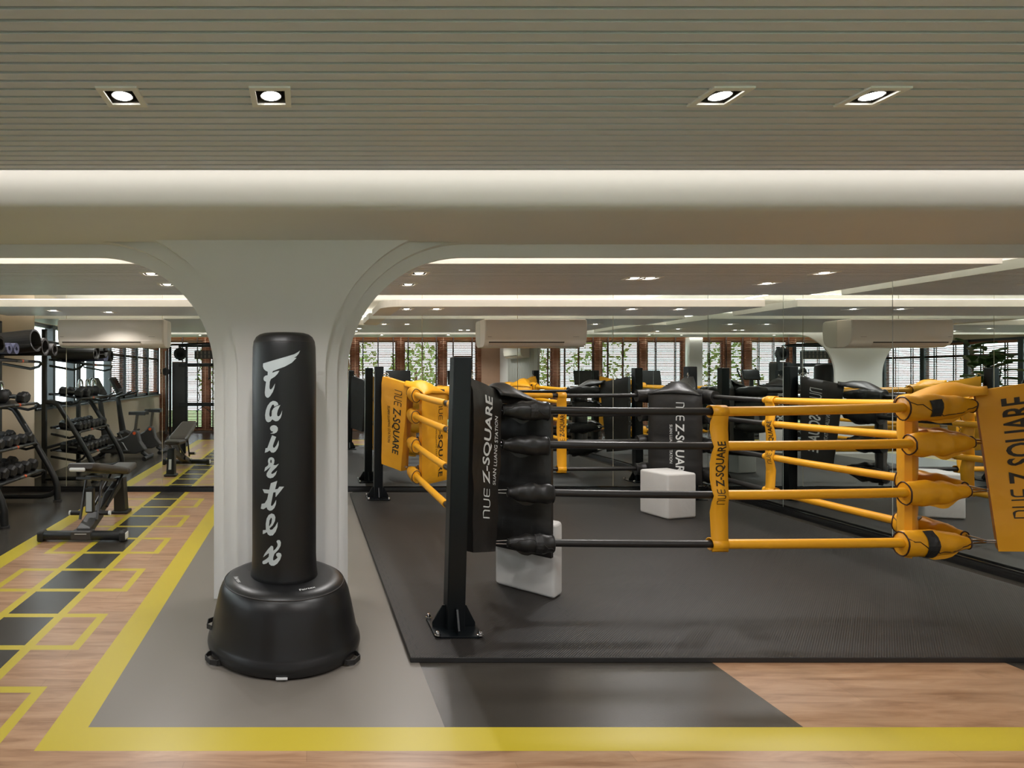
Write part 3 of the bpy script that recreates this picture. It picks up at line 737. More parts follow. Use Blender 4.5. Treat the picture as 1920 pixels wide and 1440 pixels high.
def wrinkle(p, amp, sc=6.0):
    return noise.noise(Vector(p)*sc)*amp+noise.noise(Vector(p)*sc*2.7)*amp*0.4
def corner_pad(key):
    x, y, sx, sy = cn[key]
    yel = key in ('front right', 'rear left')
    m = M_yelvinyl if yel else M_blkvinyl; ink = M_ink if yel else M_white
    d = Vector((sx, sy, 0))/math.sqrt(2); P = Vector((x, y, 0)); n_ = Vector((sy, -sx, 0))/math.sqrt(2)
    if n_.y > 0: n_ = -n_                  # n_ points to the front of the room
    lb = {'front left': 'black corner pad with white lettering hung behind the nearest ring post', 'front right': 'yellow corner pad with dark lettering at the right edge of the photo',
          'rear left': 'yellow corner pad with dark lettering hung at the rear left ring post', 'rear right': 'black corner pad with white lettering hung at the rear right ring post'}[key]
    t = thing('corner_pad', lb, 'corner pad', (x+d.x*0.45, y+d.y*0.45, 0.3), 0, 'ring corner pads')
    # sleeve (box over the turnbuckles)
    def sleeve(u, v, side):       # u: 0 post end..1 cushion end, v 0 bottom..1 top
        tt = 0.10+u*((0.36+0.09*v)-0.10); z = (0.43-0.05*u)+(v)*((1.395-0.085*u)-(0.43-0.05*u))
        w_ = 0.062*(1-0.35*max(0, v-0.92)/0.08)
        p = P+d*tt+n_*w_*side; p.z = z
        p += n_*wrinkle(p+Vector((side*3, 0, 0)), 0.012, 5.0)*side
        return p
    mb = MB()
    for side in (1, -1): mb.grid(lambda u, v: sleeve(u, v, side), 14, 26)
    for v in (0.0, 1.0): mb.grid(lambda a, b: sleeve(a, v, 1)*(1-b)+sleeve(a, v, -1)*b, 14, 3)
    for u in (0.0, 1.0): mb.grid(lambda a, b: sleeve(u, a, 1)*(1-b)+sleeve(u, a, -1)*b, 26, 3)
    bmesh.ops.remove_doubles(mb.bm, verts=mb.bm.verts[:], dist=1e-5)
    sl = mb.build('sleeve', m, t, smooth=True, ang=1.2)
    # lettering on the side that faces the room's front
    up = key in ('front left', 'front right')
    def on_sleeve(u, v): return sleeve(u, v, 1)+n_*0.003
    # direction of u as seen from the front: does the cushion end lie to the right?
    cush_right = d.x > 0
    def put(bm_, W, v0, v1, u_base, height_u):
        mb2 = MB(); t2 = bm_.copy()
        for v in t2.verts:
            along = v.co.x/W; h_ = v.co.y
            vv = v0+(v1-v0)*along
            # reading upward: letter tops point left; reading downward: tops point right
            left = -1 if cush_right else 1
            uu = u_base+h_*height_u*(left if up else -left)
            v.co = on_sleeve(min(max(uu, 0), 1), vv)
        mb2.merge(t2); return mb2
    if up: v0, v1 = 0.20, 0.93
    else: v0, v1 = 0.90, 0.17
    ub = 0.55 if key == 'front left' else (0.40 if key == 'front right' else 0.52)
    hu = {'front left': 0.25, 'front right': 0.34}.get(key, 0.30)
    if key == 'front left': ub = 0.62
    put(BRAND, BRAND_W, v0, v1, ub, hu).build('lettering', ink, t, label='white lettering' if not yel else 'dark lettering')
    s = (1 if cush_right else -1)*(1 if up else -1)
    vs0, vs1 = v0+(v1-v0)*0.28, v0+(v1-v0)*0.86
    sm = put(SUAN, SUAN_W, vs0, vs1, ub+s*0.24, 0.15)
    sm.build('small_lettering', ink, t)
    # cushion facing the ring centre
    C = P+d*0.727; wv = Vector((-d.y, d.x, 0)); hw, th, z0, z1 = 0.24, 0.045, 0.30, 1.22
    def cush(u, v, sgn):     # u across, v up
        a = (u-0.5)*2; bb = (v-0.5)*2
        puff = (1-abs(a)**6)*(1-abs(bb)**10)
        quilt = 0.006*(abs(math.sin(u*PI*2))**0.4)*(abs(math.sin(v*PI*4))**0.4)
        p = C+wv*a*hw+d*sgn*(th*(0.45+0.55*puff)+quilt*puff-0.004)
        p.z = z0+(z1-z0)*v; return p
    mb = MB()
    for sg in (1, -1): mb.grid(lambda u, v: cush(u, v, sg), 24, 40)
    for v in (0.0, 1.0): mb.grid(lambda a, b: cush(a, v, 1)*(1-b)+cush(a, v, -1)*b, 24, 2)
    for u in (0.0, 1.0): mb.grid(lambda a, b: cush(u, a, 1)*(1-b)+cush(u, a, -1)*b, 40, 2)
    bmesh.ops.remove_doubles(mb.bm, verts=mb.bm.verts[:], dist=1e-5)
    cs = mb.build('cushion', m, t, smooth=True, ang=1.0)
    # lettering on cushion face, reading downward; wv right when looking at the face from the centre
    right = Vector((-d.y, d.x, 0))     # viewer at centre looking along -d
    def cface(xr, z): 
        u = 0.5+((right*xr).dot(wv))/(2*hw); return cush(u, (z-z0)/(z1-z0), 1)+d*0.003
    mb = MB()
    for bm_, W, za, zb, xb, hh in ((BRAND, BRAND_W, 1.13, 0.36, 0.02, 0.075), (SUAN, SUAN_W, 0.90, 0.50, -0.035, 0.035)):
        t2 = bm_.copy()
        for v in t2.verts: v.co = cface(xb+v.co.y*hh, za+(zb-za)*v.co.x/W)
        mb.merge(t2)
    mb.build('lettering', ink, t)
    # roof flap from cushion top back over the rope junction
    mb = MB()
    def roof(u, v):
        a = (u-0.5)*2; h0 = 0.24; h1 = 0.075
        hwv = h0+(h1-h0)*v**0.7
        p = P+d*(0.765+(0.40-0.765)*v)+wv*a*hwv
        p.z = 1.222+0.125*(v**0.7)+0.055*math.sin(PI*min(1, v*1.15))*(1-abs(a)**1.5)-0.05*abs(a)**3*(0.3+0.7*v)+wrinkle(p, 0.012, 9)
        return p
    mb.grid(roof, 14, 12)
    ro = mb.build('top_flap', m, t, smooth=True)
    md = ro.modifiers.new('thick', 'SOLIDIFY'); md.thickness = 0.006
    return t
for k_ in cn: corner_pad(k_)

# ropes -----------------------------------------------------------
OFF, ST = 0.285, 0.33
sides = {   # name: black corner xy, yellow corner xy ; z per rope at black end, middle, yellow end
 'front': ((X0+ST, Y0+OFF), (X1-ST, Y0+OFF)),
 'right': ((X1-OFF, Y1-ST), (X1-OFF, Y0+ST)),
 'back': ((X1-ST, Y1-OFF), (X0+ST, Y1-OFF)),
 'left': ((X0+OFF, Y0+ST), (X0+OFF, Y1-ST))}
ZR = [(1.205, 1.190, 1.232), (0.998, 0.985, 1.010), (0.716, 0.694, 0.722), (0.414, 0.402, 0.418)]
SPLIT = {'front': 0.455, 'right': 0.40, 'back': 0.475, 'left': 0.38}
place = {'front': 'on the near side', 'right': 'beside the right mirror', 'back': 'along the back mirror', 'left': 'between the two left posts'}
rn = ['top', 'second from top', 'third from top', 'lowest']
def rope_pts(side, i, a, b, n=18):
    p, q = sides[side]; z0, zm, z1 = ZR[i]; out = []
    for k in range(n+1):
        s = a+(b-a)*k/n
        z = z0*(1-s)+z1*s; sag = (zm-(z0+z1)/2)*4*s*(1-s)
        out.append(Vector((p[0]+(q[0]-p[0])*s, p[1]+(q[1]-p[1])*s, z+sag)))
    return out
def cover(parent, side, i, end, m, yel):
    L = (Vector(sides[side][1])-Vector(sides[side][0])).length
    Lp = (0.45, 0.41, 0.41, 0.43)[i]; a, b = (0.035/L, Lp/L) if end == 0 else (1-0.035/L, 1-Lp/L)
    if end == 0 and side == 'front': b = 0.30/L
    if i >= 2: a, b = (a+0.03/L, b+0.03/L) if end == 0 else (a-0.03/L, b-0.03/L)
    P = rope_pts(side, i, a, b, 26); n = len(P)-1
    prof = []
    for k in range(n+1):
        u = k/n
        prof.append(0.033+0.041*math.sin(PI*u*0.74)**0.9+0.003*math.sin(u*19+i*2+end*3))
    if end == 1 and side == 'front' and i in (0, 3): prof = [r*1.08 for r in prof]
    if end == 0 and side == 'front': prof = [r*0.80 for r in prof]
    mb = MB(); nn = 20; rings = []
    t = (P[-1]-P[0]).normalized(); sd = t.cross(Vector((0, 0, 1))).normalized()
    V = []
    for k, p in enumerate(P):
        for j in range(nn):
            an = 2*PI*j/nn; r = prof[k]
            q = p+sd*math.cos(an)*r*0.72+Vector((0, 0, 1))*(math.sin(an)*r-0.006)
            q += (sd*math.cos(an)+Vector((0, 0, 1))*math.sin(an))*wrinkle(q, 0.008, 16)
            V.append(q)
    F = []
    for k in range(n):
        for j in range(nn): F.append((k*nn+j, k*nn+(j+1) % nn, (k+1)*nn+(j+1) % nn, (k+1)*nn+j))
    F += [tuple(range(nn)), tuple(range(n*nn, (n+1)*nn))]
    mb._add(V, F)
    # flap hanging under the pod
    fk = [k for k in range(4, n-8)]
    for k0, k1 in zip(fk[:-1], fk[1:]):
        w0 = 0.024*math.sin(PI*(k0-4)/(len(fk)-1)); w1 = 0.024*math.sin(PI*(k1-4)/(len(fk)-1))
        A = V[k0*nn+14]; B = V[k1*nn+14]
        mb._add([A, B, B-Vector((0, 0, w1)), A-Vector((0, 0, w0))], [(0, 1, 2, 3)])
        mb._add([A+sd*.004, B+sd*.004, B-Vector((0, 0, w1))+sd*.004, A-Vector((0, 0, w0))+sd*.004], [(0, 1, 2, 3)])
    c = mb.build('turnbuckle_cover', m, parent, smooth=True, ang=1.2)
    # piping at both rims and along the flap seam
    mb = MB()
    for k in (0, n):
        m3 = MB(); m3.tube([V[k*nn+j] for j in range(nn)], 0.0042, 6, closed=True); m3.build('rim_piping', M_pipe if yel else M_rubber, c, smooth=True)
    front = 1 if sd.dot(Vector((0, -1, 0))) > 0 else -1
    fs = 0 if front > 0 else nn//2
    seam = [V[k*nn+((fs+round(2.4*math.sin(k/n*PI*1.3))) % nn)] for k in range(0, n+1, 2)]
    if i in (0, 3):
        mb.tube(seam, 0.003, 6); mb.build('piping', M_pipe if yel else M_rubber, c, smooth=True)
    if i in (0, 3):
        mb = MB(); k0, k1 = (15, 18)
        js = [(fs+o_) % nn for o_ in ((-4, -3, -2, -1, 0, 1, 2, 3, 4, 5) if i == 3 else (-2, -1, 0, 1, 2))]
        for ja, jb in zip(js[:-1], js[1:]):
            for k in range(k0, k1+1):
                def up_(q, k): return q+(q-P[k]).normalized()*0.004
                mb._add([up_(V[k*nn+ja], k), up_(V[(k+1)*nn+ja], k+1), up_(V[(k+1)*nn+jb], k+1), up_(V[k*nn+jb], k)], [(0, 1, 2, 3)])
        mb.build('velcro_strap', M_rubber, c)
for side in sides:
    for i in range(4):
        sp = SPLIT[side]; mid = rope_pts(side, i, 0.5, 0.51, 1)[0]
        t = thing('ring_rope', '%s black and yellow ring rope %s' % (rn[i], place[side]), 'rope', mid, 0, 'padded boxing ring ropes')
        L = (Vector(sides[side][1])-Vector(sides[side][0])).length
        mb = MB(); mb.tube(rope_pts(side, i, 0.20/L, sp), 0.0225, 16); mb.build('black_sleeve', M_blkrope, t, smooth=True, label='black half of the rope')
        mb = MB(); mb.tube(rope_pts(side, i, sp, 1-0.33/L), 0.0285, 16); mb.build('yellow_sleeve', M_yelrope, t, smooth=True, label='yellow half of the rope')
        cover(t, side, i, 0, M_blkvinyl, False); cover(t, side, i, 1, M_yelvinyl, True)
        # turnbuckles: from cover to the post's eye bolt
        for end in (0, 1):
            a = rope_pts(side, i, (0.06/L if end == 0 else 1-0.06/L), 0.5, 1)[0]
            bestk = min(cn.values(), key=lambda c: (Vector(c[:2])-Vector(a[:2])).length)
            d = Vector((bestk[2], bestk[3], 0)).normalized(); ze = (1.41, 1.09, 0.78, 0.48)[i]
            e = Vector((bestk[0], bestk[1], ze))+d*0.125
            j = Vector((bestk[0], bestk[1], 0))+d*0.40; j.z = a.z
            dirn = (j-a).normalized(); u = Vector((0, 0, 1))
            mb = MB()
            mb.tube([a+u*0.010, a+dirn*0.02+u*.010, j+u*0.006, (j+e)/2+u*0.004, e], 0.0045, 8)
            mb.tube([a-u*0.010, a+dirn*0.02-u*.010, j-u*0.006, (j+e)/2-u*0.004, e], 0.0045, 8)
            mb.tube([(j+e)/2+(j-e)*0.12, (j+e)/2-(j-e)*0.12], 0.009, 10)
            mb.build('turnbuckle', M_chrome, t, smooth=True, label='chrome turnbuckle')

# spreader bands linking the four ropes ---------------------------
def spreader(side, s, label, text_side, reverse=False):
    t = thing('rope_spreader', label, 'rope spreader', rope_pts(side, 3, s, 0.5, 1)[0]-Vector((0, 0, 0.05)), 0, 'yellow rope spreader bands')
    pr = [rope_pts(side, i, s, 0.5, 1)[0] for i in range(4)]
    al = (Vector(sides[side][1])-Vector(sides[side][0])).normalized(); al = Vector((al.x, al.y, 0))
    if text_side.cross(Vector((0, 0, 1))).dot(al) > 0: al = -al       # al: to the right seen from text_side
    out = text_side
    # centreline: loops over top rope, passes outside ropes 1..4
    zs = [pr[3].z-0.040, pr[3].z-0.028, pr[3].z, pr[3].z+0.05]
    for i in (2, 1): zs += [pr[i].z-0.10, pr[i].z-0.04, pr[i].z, pr[i].z+0.04, pr[i].z+0.10]
    zs += [pr[0].z-0.06, pr[0].z, pr[0].z+0.024]
    def centre(z):
        i = min(range(4), key=lambda i: abs(pr[i].z-z)); dz = abs(pr[i].z-z); k = max(0, 1-dz/0.07)
        b = pr[i]; f = 0.034*k+0.012*(1-k)
        c = Vector((b.x, b.y, z))+out*f
        return c, 0.053*(1-0.18*k)
    mb = MB(); rows = [centre(z) for z in zs]; V = []
    for (c, w_), z in zip(rows, zs): V += [c-al*w_, c, c+al*w_]
    F = []
    for r in range(len(rows)-1):
        for c in range(2): F.append((r*3+c, r*3+c+1, (r+1)*3+c+1, (r+1)*3+c))
    mb._add(V, F)
    for zr in (0, 3):   # wrap round the end ropes
        c = pr[zr]; w_ = 0.046
        mb.tube([c-al*w_, c+al*w_], 0.036, 16, cap=False)
    o = mb.build('band', M_yelvinyl, t, smooth=True, ang=1.0)
    md = o.modifiers.new('thick', 'SOLIDIFY'); md.thickness = 0.004; md.offset = 0
    mb = MB(); t2 = BRAND.copy(); za, zb = pr[3].z+0.24, pr[1].z+0.03
    for v in t2.verts:
        z = za+(zb-za)*v.co.x/BRAND_W; c, w_ = centre(z)
        # smooth the offset between centre samples
        zz = sorted(zs); lo = max([q for q in zz if q <= z] or [zz[0]]); hi = min([q for q in zz if q > z] or [zz[-1]])
        f = (z-lo)/(hi-lo) if hi > lo else 0
        cc = centre(lo)[0]*(1-f)+centre(hi)[0]*f; cc.z = z
        v.co = cc+al*(0.026-v.co.y*0.048)+out*0.0045
    mb.merge(t2); mb.build('lettering', M_ink, t, label='dark lettering')
spreader('front', 0.458, 'yellow lettered vertical band joining the four near ropes', Vector((0, -1, 0)))
spreader('right', 0.43, 'yellow lettered vertical band joining the right hand ropes by the mirror', Vector((-1, 0, 0)))
spreader('back', 0.440, 'yellow lettered vertical band joining the far ropes by the back mirror', Vector((0, -1, 0)))
spreader('left', 0.30, 'yellow lettered vertical band joining the left ropes, behind the nearest post', Vector((-1, 0, 0)))

# foam blocks
def block(c, rz, sx, sy, h, label):
    mb = MB(); M = Matrix.Translation((c[0], c[1], ZT)) @ Matrix.Rotation(rz, 4, 'Z')
    mb.rbox((-sx/2, -sy/2, 0), (sx/2, sy/2, h), 0.022, 4, M=M)
    tag(mb.build('foam_block', M_foam, smooth=True, ang=1.2), label, 'foam block', 'white foam blocks on the ring mat')
dv = Vector((1, 1, 0)).normalized()
cB = Vector((1.3805, 3.669, 0))+dv*0.067
block(cB, PI/4, 0.13, 0.39, 0.46, 'off white foam block on the mat behind the nearest black corner pad')
block((3.57, 5.70), math.radians(14), 0.34, 0.34, 0.435, 'off white foam block on the mat in front of the rear right corner pad')

# ------------------------------------------------------------------ air conditioners
def ac(name_label, x0, x1, yb, flip=1, z0=1.742, z1=2.075, side=None):
    """wall unit built along X with back at yb, facing -Y*flip; side: matrix to move it elsewhere"""
    D = 0.20; M = side if side else Matrix.Identity(4)
    t = thing('air_conditioner', name_label, 'air conditioner', (M @ Vector(((x0+x1)/2, yb-D/2, z0))), 0, 'wall mounted air conditioners')
    def pt(x, dy, z): return M @ Vector((x, yb-dy, z))
    h = z1-z0
    prof = [(0.0, 0.0), (0.10, -0.0), (0.15, 0.022), (0.178, 0.055), (0.19, 0.10), (0.197, 0.18), (0.196, h-0.045), (0.188, h-0.012), (0.165, h), (0.0, h)]
    mb = MB(); k = len(prof)
    xs = [x0, x0+0.012, x1-0.012, x1]; sc = [0.93, 1.0, 1.0, 0.93]
    V = []
    for x, s in zip(xs, sc):
        cx, cz = 0.09, h/2
        for dy, dz in prof: V.append(pt(x, max(0, cx+(dy-cx)*s) if dy > 0 else 0, z0+cz+(dz-cz)*(s*0.5+0.5)))
    F = [(i*k+j, i*k+(j+1) % k, (i+1)*k+(j+1) % k, (i+1)*k+j) for i in range(3) for j in range(k)]+[tuple(range(k)), tuple(range(3*k, 4*k))]
    mb._add(V, F); mb.build('body', M_ac, t, smooth=True, ang=0.5)
    mb = MB(); L = x1-x0; g = 0.003
    def strip(mb, xa, xb, p):    # profile strip slightly proud
        q = [pt(xa, a, z0+b) for a, b in p]+[pt(xb, a, z0+b) for a, b in p]; n_ = len(p)
        mb._add(q, [(i, i+1, n_+i+1, n_+i) for i in range(n_-1)])
    strip(mb, x0+0.014, x1-0.014, [(0.1835, 0.066), (0.1935, 0.102), (0.2005, 0.18), (0.1995, h-0.048), (0.190, h-0.014)]); mb.build('front_panel', M_ac, t, smooth=True)
    mb = MB(); strip(mb, x0+0.05, x0+L*0.78, [(0.150, 0.018), (0.162, 0.028), (0.178, 0.050)]); mb.build('louvre', mat('louvre_plastic', srgb(205, 190, 172), 0.35), t, smooth=True)
    mb = MB(); strip(mb, x0+0.048, x0+L*0.782, [(0.1795, 0.050), (0.1845, 0.063)]); mb.build('vent_slot', M_acdark, t)
    mb = MB(); strip(mb, x0+0.03, x0+0.075, [(0.2005, 0.118), (0.2008, 0.122)]); strip(mb, x0+L*0.86, x0+L*0.92, [(0.2005, 0.118), (0.2008, 0.121)])
    mb.build('marking', M_ink2, t)
    return t
ac('white split air conditioner on the left part of the back mirror, above the bench', -2.94, -1.69, YB-0.009)
ac('white split air conditioner on the back mirror above the boxing ring', 2.106, 3.31, YB-0.009)
ac('white split air conditioner on the right wall, over the fluted panel', 0.35, 1.45, XR-0.033, z0=1.80, z1=2.12, side=Matrix(((0, 1, 0, 0), (1, 0, 0, 0), (0, 0, 1, 0), (0, 0, 0, 1))))
# fluted panel on right wall behind the mirror's end
mb = MB(); yy = 0.1; k = 0
while yy < 1.85:
    mb.box((XR-0.03, yy, 0.0), (XR-0.001, yy+0.045, ZF)); mb.box((XR-0.016, yy+0.045, 0.0), (XR-0.001, yy+0.06, ZF)); yy += 0.06
tag(mb.build('fluted_panel', M_fabric_flute), 'pale fluted wall panel between the mirror and the window blinds', 'wall panel')

# ------------------------------------------------------------------ blinds
def blind(x0, x1, label, yy=YW, M=None, z0=0.05, z1=2.44):
    M = M or Matrix.Identity(4)
    t = thing('venetian_blind', label, 'blind', M @ Vector(((x0+x1)/2, yy, z0)), 0, 'brown venetian blinds')
    mb = MB(); mb.box((x0, yy-0.03, z1-0.05), (x1, yy+0.03, z1), M=M); mb.build('head_rail', M_slat, t)
    mb = MB(); n_ = int((z1-z0-0.07)/0.038); R = Matrix.Rotation(math.radians(31), 4, 'X')
    for i in range(n_):
        z = z0+0.03+i*0.038
        mb.box((x0+0.004, -0.022, -0.0016), (x1-0.004, 0.022, 0.0016), M=M @ Matrix.Translation((0, yy, z)) @ R)
    mb.build('slats', M_slat, t)
    mb = MB(); mb.box((x0+0.002, yy-0.024, z0), (x1-0.002, yy+0.024, z0+0.014), M=M); mb.build('bottom_rail', M_slat, t)
    nt = max(2, round((x1-x0)/0.40))
    for i in range(nt):
        xc = x0+(x1-x0)*(i+0.5)/nt
        mb = MB()
        for s in (-0.0245, 0.0235): mb.box((xc-0.013, yy+s, z0), (xc+0.013, yy+s+0.001, z1-0.05), M=M)
        mb.build('ladder_tape', M_tape, t)
    return t
bb = [XL+0.02, -2.55, -1.42, -0.16]; b2 = [0.23, 1.22, 2.37, 3.44, 4.40]
for i, (a, b) in enumerate(zip(bb[:-1], bb[1:])): blind(a+0.006, b-0.006, ['brown slatted blind nearest the left windows, behind the cable machine', 'brown slatted blind behind the right tower of the cable machine', 'brown slatted blind left of the white front column'][i])
for i, (a, b) in enumerate(zip(b2[:-1], b2[1:])): blind(a+0.006, b-0.006, ['brown slatted blind just right of the white front column', 'brown slatted blind behind the left treadmill', 'brown slatted blind between the two treadmills', 'brown slatted blind nearest the fluted wall'][i])
MX = Matrix(((0, -1, 0, 0), (1, 0, 0, 0), (0, 0, 1, 0), (0, 0, 0, 1)))   # local x -> world y, local -y -> world x
for i, (a, b) in enumerate(((-0.36, 0.49), (0.59, 1.35), (1.45, 2.19), (2.29, 3.09))):
    blind(a, b, ['brown slatted blind on the left wall in the bay nearest the front corner', 'brown slatted blind on the left wall, second bay from the front corner', 'brown slatted blind on the left wall, third bay from the front corner', 'brown slatted blind on the left wall, fourth bay, beside the far exercise bike'][i], yy=-(XL-0.022), M=MX, z0=SILL+0.052, z1=WTOP-0.052)

# ------------------------------------------------------------------ dumbbell rack on the left
RK0, RK1 = 5.30, 6.43
rk = thing('dumbbell_rack', 'black four tier storage rack holding dumbbells and rolled mats against the left wall', 'rack', (-3.2, (RK0+RK1)/2, 0))
for y in (RK0, RK1):
    mb = MB(); mb.cbox((-3.44, y, 1.0), (0.055, 0.055, 2.0)); mb.build('upright', M_black, rk, bevel=0.005)
    mb = MB(); mb.lathe([(0.0, 0), (0.034, 0), (0.038, 0.012), (0.034, 0.024), (0, 0.026)], 16, (-3.44, y, 1.99)); mb.build('end_cap', M_black, rk, smooth=True)
    mb = MB()
    mb.tube([(-3.43, y, 1.06), (-3.33, y, 1.055), (-3.27, y, 1.03), (-3.235, y, 0.985), (-3.0, y, 0.60), (-2.87, y, 0.375), (-2.81, y, 0.25), (-2.785, y, 0.16), (-2.78, y, 0.01)], [0.030, 0.03, 0.031, 0.032, 0.033, 0.033, 0.034, 0.034, 0.036], 16)
    mb.build('front_leg', M_black, rk, smooth=True)
    mb = MB(); mb.lathe([(0.046, 0), (0.048, 0.006), (0.044, 0.02), (0.036, 0.022)], 20, (-2.78, y, 0.0)); mb.build('foot_cap', M_rubber, rk, smooth=True)
    mb = MB(); mb.tube([(-3.44, y, 0.055), (-2.95, y, 0.055), (-2.86, y, 0.075), (-2.79, y, 0.12)], 0.027, 12); mb.build('base_bar', M_black, rk, smooth=True)
mb = MB(); mb.tube([(-3.44, RK0, 0.45), (-3.44, RK1, 0.45)], 0.02, 10); mb.tube([(-3.44, RK0, 1.85), (-3.44, RK1, 1.85)], 0.02, 10); mb.build('cross_bar', M_black, rk, smooth=True)
TIER = [('lowest', 0.36, -2.92, -3.36), ('third', 0.66, -3.00, -3.36), ('second', 1.10, -2.98, -3.38), ('top', 1.555, -2.95, -3.38)]
for nm, z, xf_, xb_ in TIER:
    mb = MB(); ya, yb_ = RK0-0.05, RK1-0.02
    mb.tube([(xf_-0.03, ya, z-0.055), (xf_, ya+0.01, z-0.012), (xf_, ya+0.05, z), (xf_, yb_-0.05, z), (xf_, yb_-0.01, z-0.012), (xf_-0.03, yb_, z-0.05), (xf_-0.12, yb_, z-0.075), (xb_, yb_, z-0.02)], 0.0155, 10)
    mb.tube([(xb_, ya, z+0.06), (xb_, yb_, z+0.06)], 0.0155, 10)
    mb.tube([(xf_-0.03, ya, z-0.055), (xf_-0.12, ya, z-0.075), (xb_, ya, z-0.02), (xb_, ya, z+0.06)], 0.0135, 10)
    mb.build('shelf_rail', M_black, rk, smooth=True)
    mb = MB(); mb.hexa([(xf_-0.01, ya+.05, z-0.006), (xf_-0.01, yb_-.05, z-0.006), (xb_, yb_-.05, z+0.045), (xb_, ya+.05, z+0.045), (xf_-0.01, ya+.05, z+0.002), (xf_-0.01, yb_-.05, z+0.002), (xb_, yb_-.05, z+0.053), (xb_, ya+.05, z+0.053)]); mb.build('shelf_tray', M_black, rk)
    mb = MB(); mb.tube([(xf_, (ya+yb_)/2+0.02, z), (xf_, (ya+yb_)/2+0.24, z)], 0.0172, 12); mb.build('label_sleeve', M_steel, rk, smooth=True, label='grey label sleeve on the shelf rail')
    mb = MB(); mb.tube([(xf_, (ya+yb_)/2+0.12, z), (xf_, (ya+yb_)/2+0.15, z)], 0.0178, 12); mb.build('label_mark', M_orange, rk, smooth=True, label='orange mark on the shelf rail')
def slope(i, x):      # shelf top height at x
    nm, z, a, b = TIER[i]; return z+0.004+0.05*(a-x)/(a-b)
# dumbbells: axis along X, hexagonal rubber heads
def make_dumbbell():
    t = thing('dumbbell', 'x', 'dumbbell')
    R = Matrix.Rotation(PI/2, 4, 'Y')
    for s in (-1, 1):
        mb = MB(); mb.lathe([(0.0, -0.045), (0.050, -0.045), (0.062, -0.030), (0.062, 0.030), (0.048, 0.045), (0, 0.045)], 6, (s*0.105, 0, 0.056), M=R); mb.build('head', M_rubber, t, bevel=0.004)
    mb = MB(); mb.tube([(-0.075, 0, .056), (-0.05, 0, .056), (0, 0, .056), (0.05, 0, .056), (0.075, 0, .056)], [0.0155, 0.015, 0.0175, 0.015, 0.0155], 12); mb.build('handle', M_steel, t, smooth=True, label='steel grip')
    return t
DB = None
def dumbbell(i, x, y, sc, label, tilt=True, rz=0.0):
    global DB
    if DB is None: DB = make_dumbbell(); t = DB
    else: t = copy_tree(DB)
    t['label'] = label; t['group'] = 'hex dumbbells on the rack'
    t.scale = (sc, sc, sc); t.rotation_euler = (0, math.atan(0.05/0.4), rz)
    t.location = (x, y, slope(i, x)); return t
for i, (nm, n_, sc0) in enumerate((('lowest', 7, 1.06), ('third', 7, 0.98))):
    for k in range(n_):
        y = RK1-0.13-k*0.152
        dumbbell(i, -3.15 if i else -3.12, y, sc0-(0.02*(k % 3)), 'black hex dumbbell on the %s rack shelf, %s from the mirror end' % ('lowest' if i == 0 else 'second lowest', ORD[k]))
dumbbell(2, -3.17, 6.25, 1.0, 'black hex dumbbell on the kettlebell shelf of the rack, end toward the mirror')
dumbbell(2, -3.13, 6.10, 1.0, 'black hex dumbbell on the kettlebell shelf of the rack, next to the kettlebells')
KB = None
for k, y in enumerate((5.93, 5.68, 5.43)):
    if KB is None:
        KB = t = thing('kettlebell', 'x', 'kettlebell')
        mb = MB(); mb.lathe([(0.0, 0.0), (0.055, 0.0), (0.078, 0.025), (0.088, 0.065), (0.080, 0.108), (0.055, 0.135), (0.0, 0.142)], 24); mb.build('body', M_rubber, t, smooth=True, ang=1.0)
        mb = MB(); mb.tube([(0, -0.058, 0.11), (0, -0.066, 0.16), (0, -0.055, 0.205), (0, -0.025, 0.226), (0, 0.025, 0.226), (0, 0.055, 0.205), (0, 0.066, 0.16), (0, 0.058, 0.11)], 0.0145, 12); mb.build('handle', M_chrome, t, smooth=True, label='chrome handle')
    else: t = copy_tree(KB)
    t.location = (-3.16, y, slope(2, -3.10)); t['label'] = 'black kettlebell with chrome handle on the rack, %s from the dumbbells' % ORD[k]; t['group'] = 'kettlebells on the rack'
# rolled mats on top
def roll(c, R, L, th, turns, m, label, yaw=0.0, pitch=0.0, hollow=0.35):
    mb = MB(); n_ = int(turns*28); r0 = R*hollow if hollow*R+turns*th < R else max(0.012, R-turns*th)
    M = Matrix.Translation(c) @ Matrix.Rotation(yaw, 4, 'Z') @ Matrix.Rotation(pitch, 4, 'Y')
    pin = []; pout = []
    for i in range(n_+1):
        a = 2*PI*turns*i/n_; r = r0+(R-th-r0)*i/n_
        pin.append((r*math.cos(a), r*math.sin(a))); pout.append(((r+th*0.92)*math.cos(a), (r+th*0.92)*math.sin(a)))
    for i in range(n_):
        q = [pin[i], pin[i+1], pout[i+1], pout[i]]
        mb.hexa([M @ Vector((-L/2, y, z)) for y, z in q]+[M @ Vector((L/2, y, z)) for y, z in q])
    bmesh.ops.remove_doubles(mb.bm, verts=mb.bm.verts[:], dist=1e-5)
    return tag(mb.build('rolled_mat', m, smooth=True, ang=0.7), label, 'exercise mat', 'rolled mats on the rack top')
M_exm = mat('charcoal_exercise_foam', srgb(38, 35, 32), 0.65, vary=0.08)
roll((-3.09, 5.98, 1.742), 0.121, 0.58, 0.012, 1.9, M_exm, 'large loosely rolled dark grey mat on top of the rack', yaw=-0.06, pitch=-0.10, hollow=0.78)
roll((-3.09, 6.22, 1.715), 0.098, 0.54, 0.010, 2.4, M_exm, 'dark grey rolled mat on the rack top behind the large roll', hollow=0.7)
roll((-3.07, 6.385, 1.69), 0.075, 0.56, 0.009, 2.6, M_exm, 'smaller dark grey rolled mat on the rack top nearest the mirror', hollow=0.55)
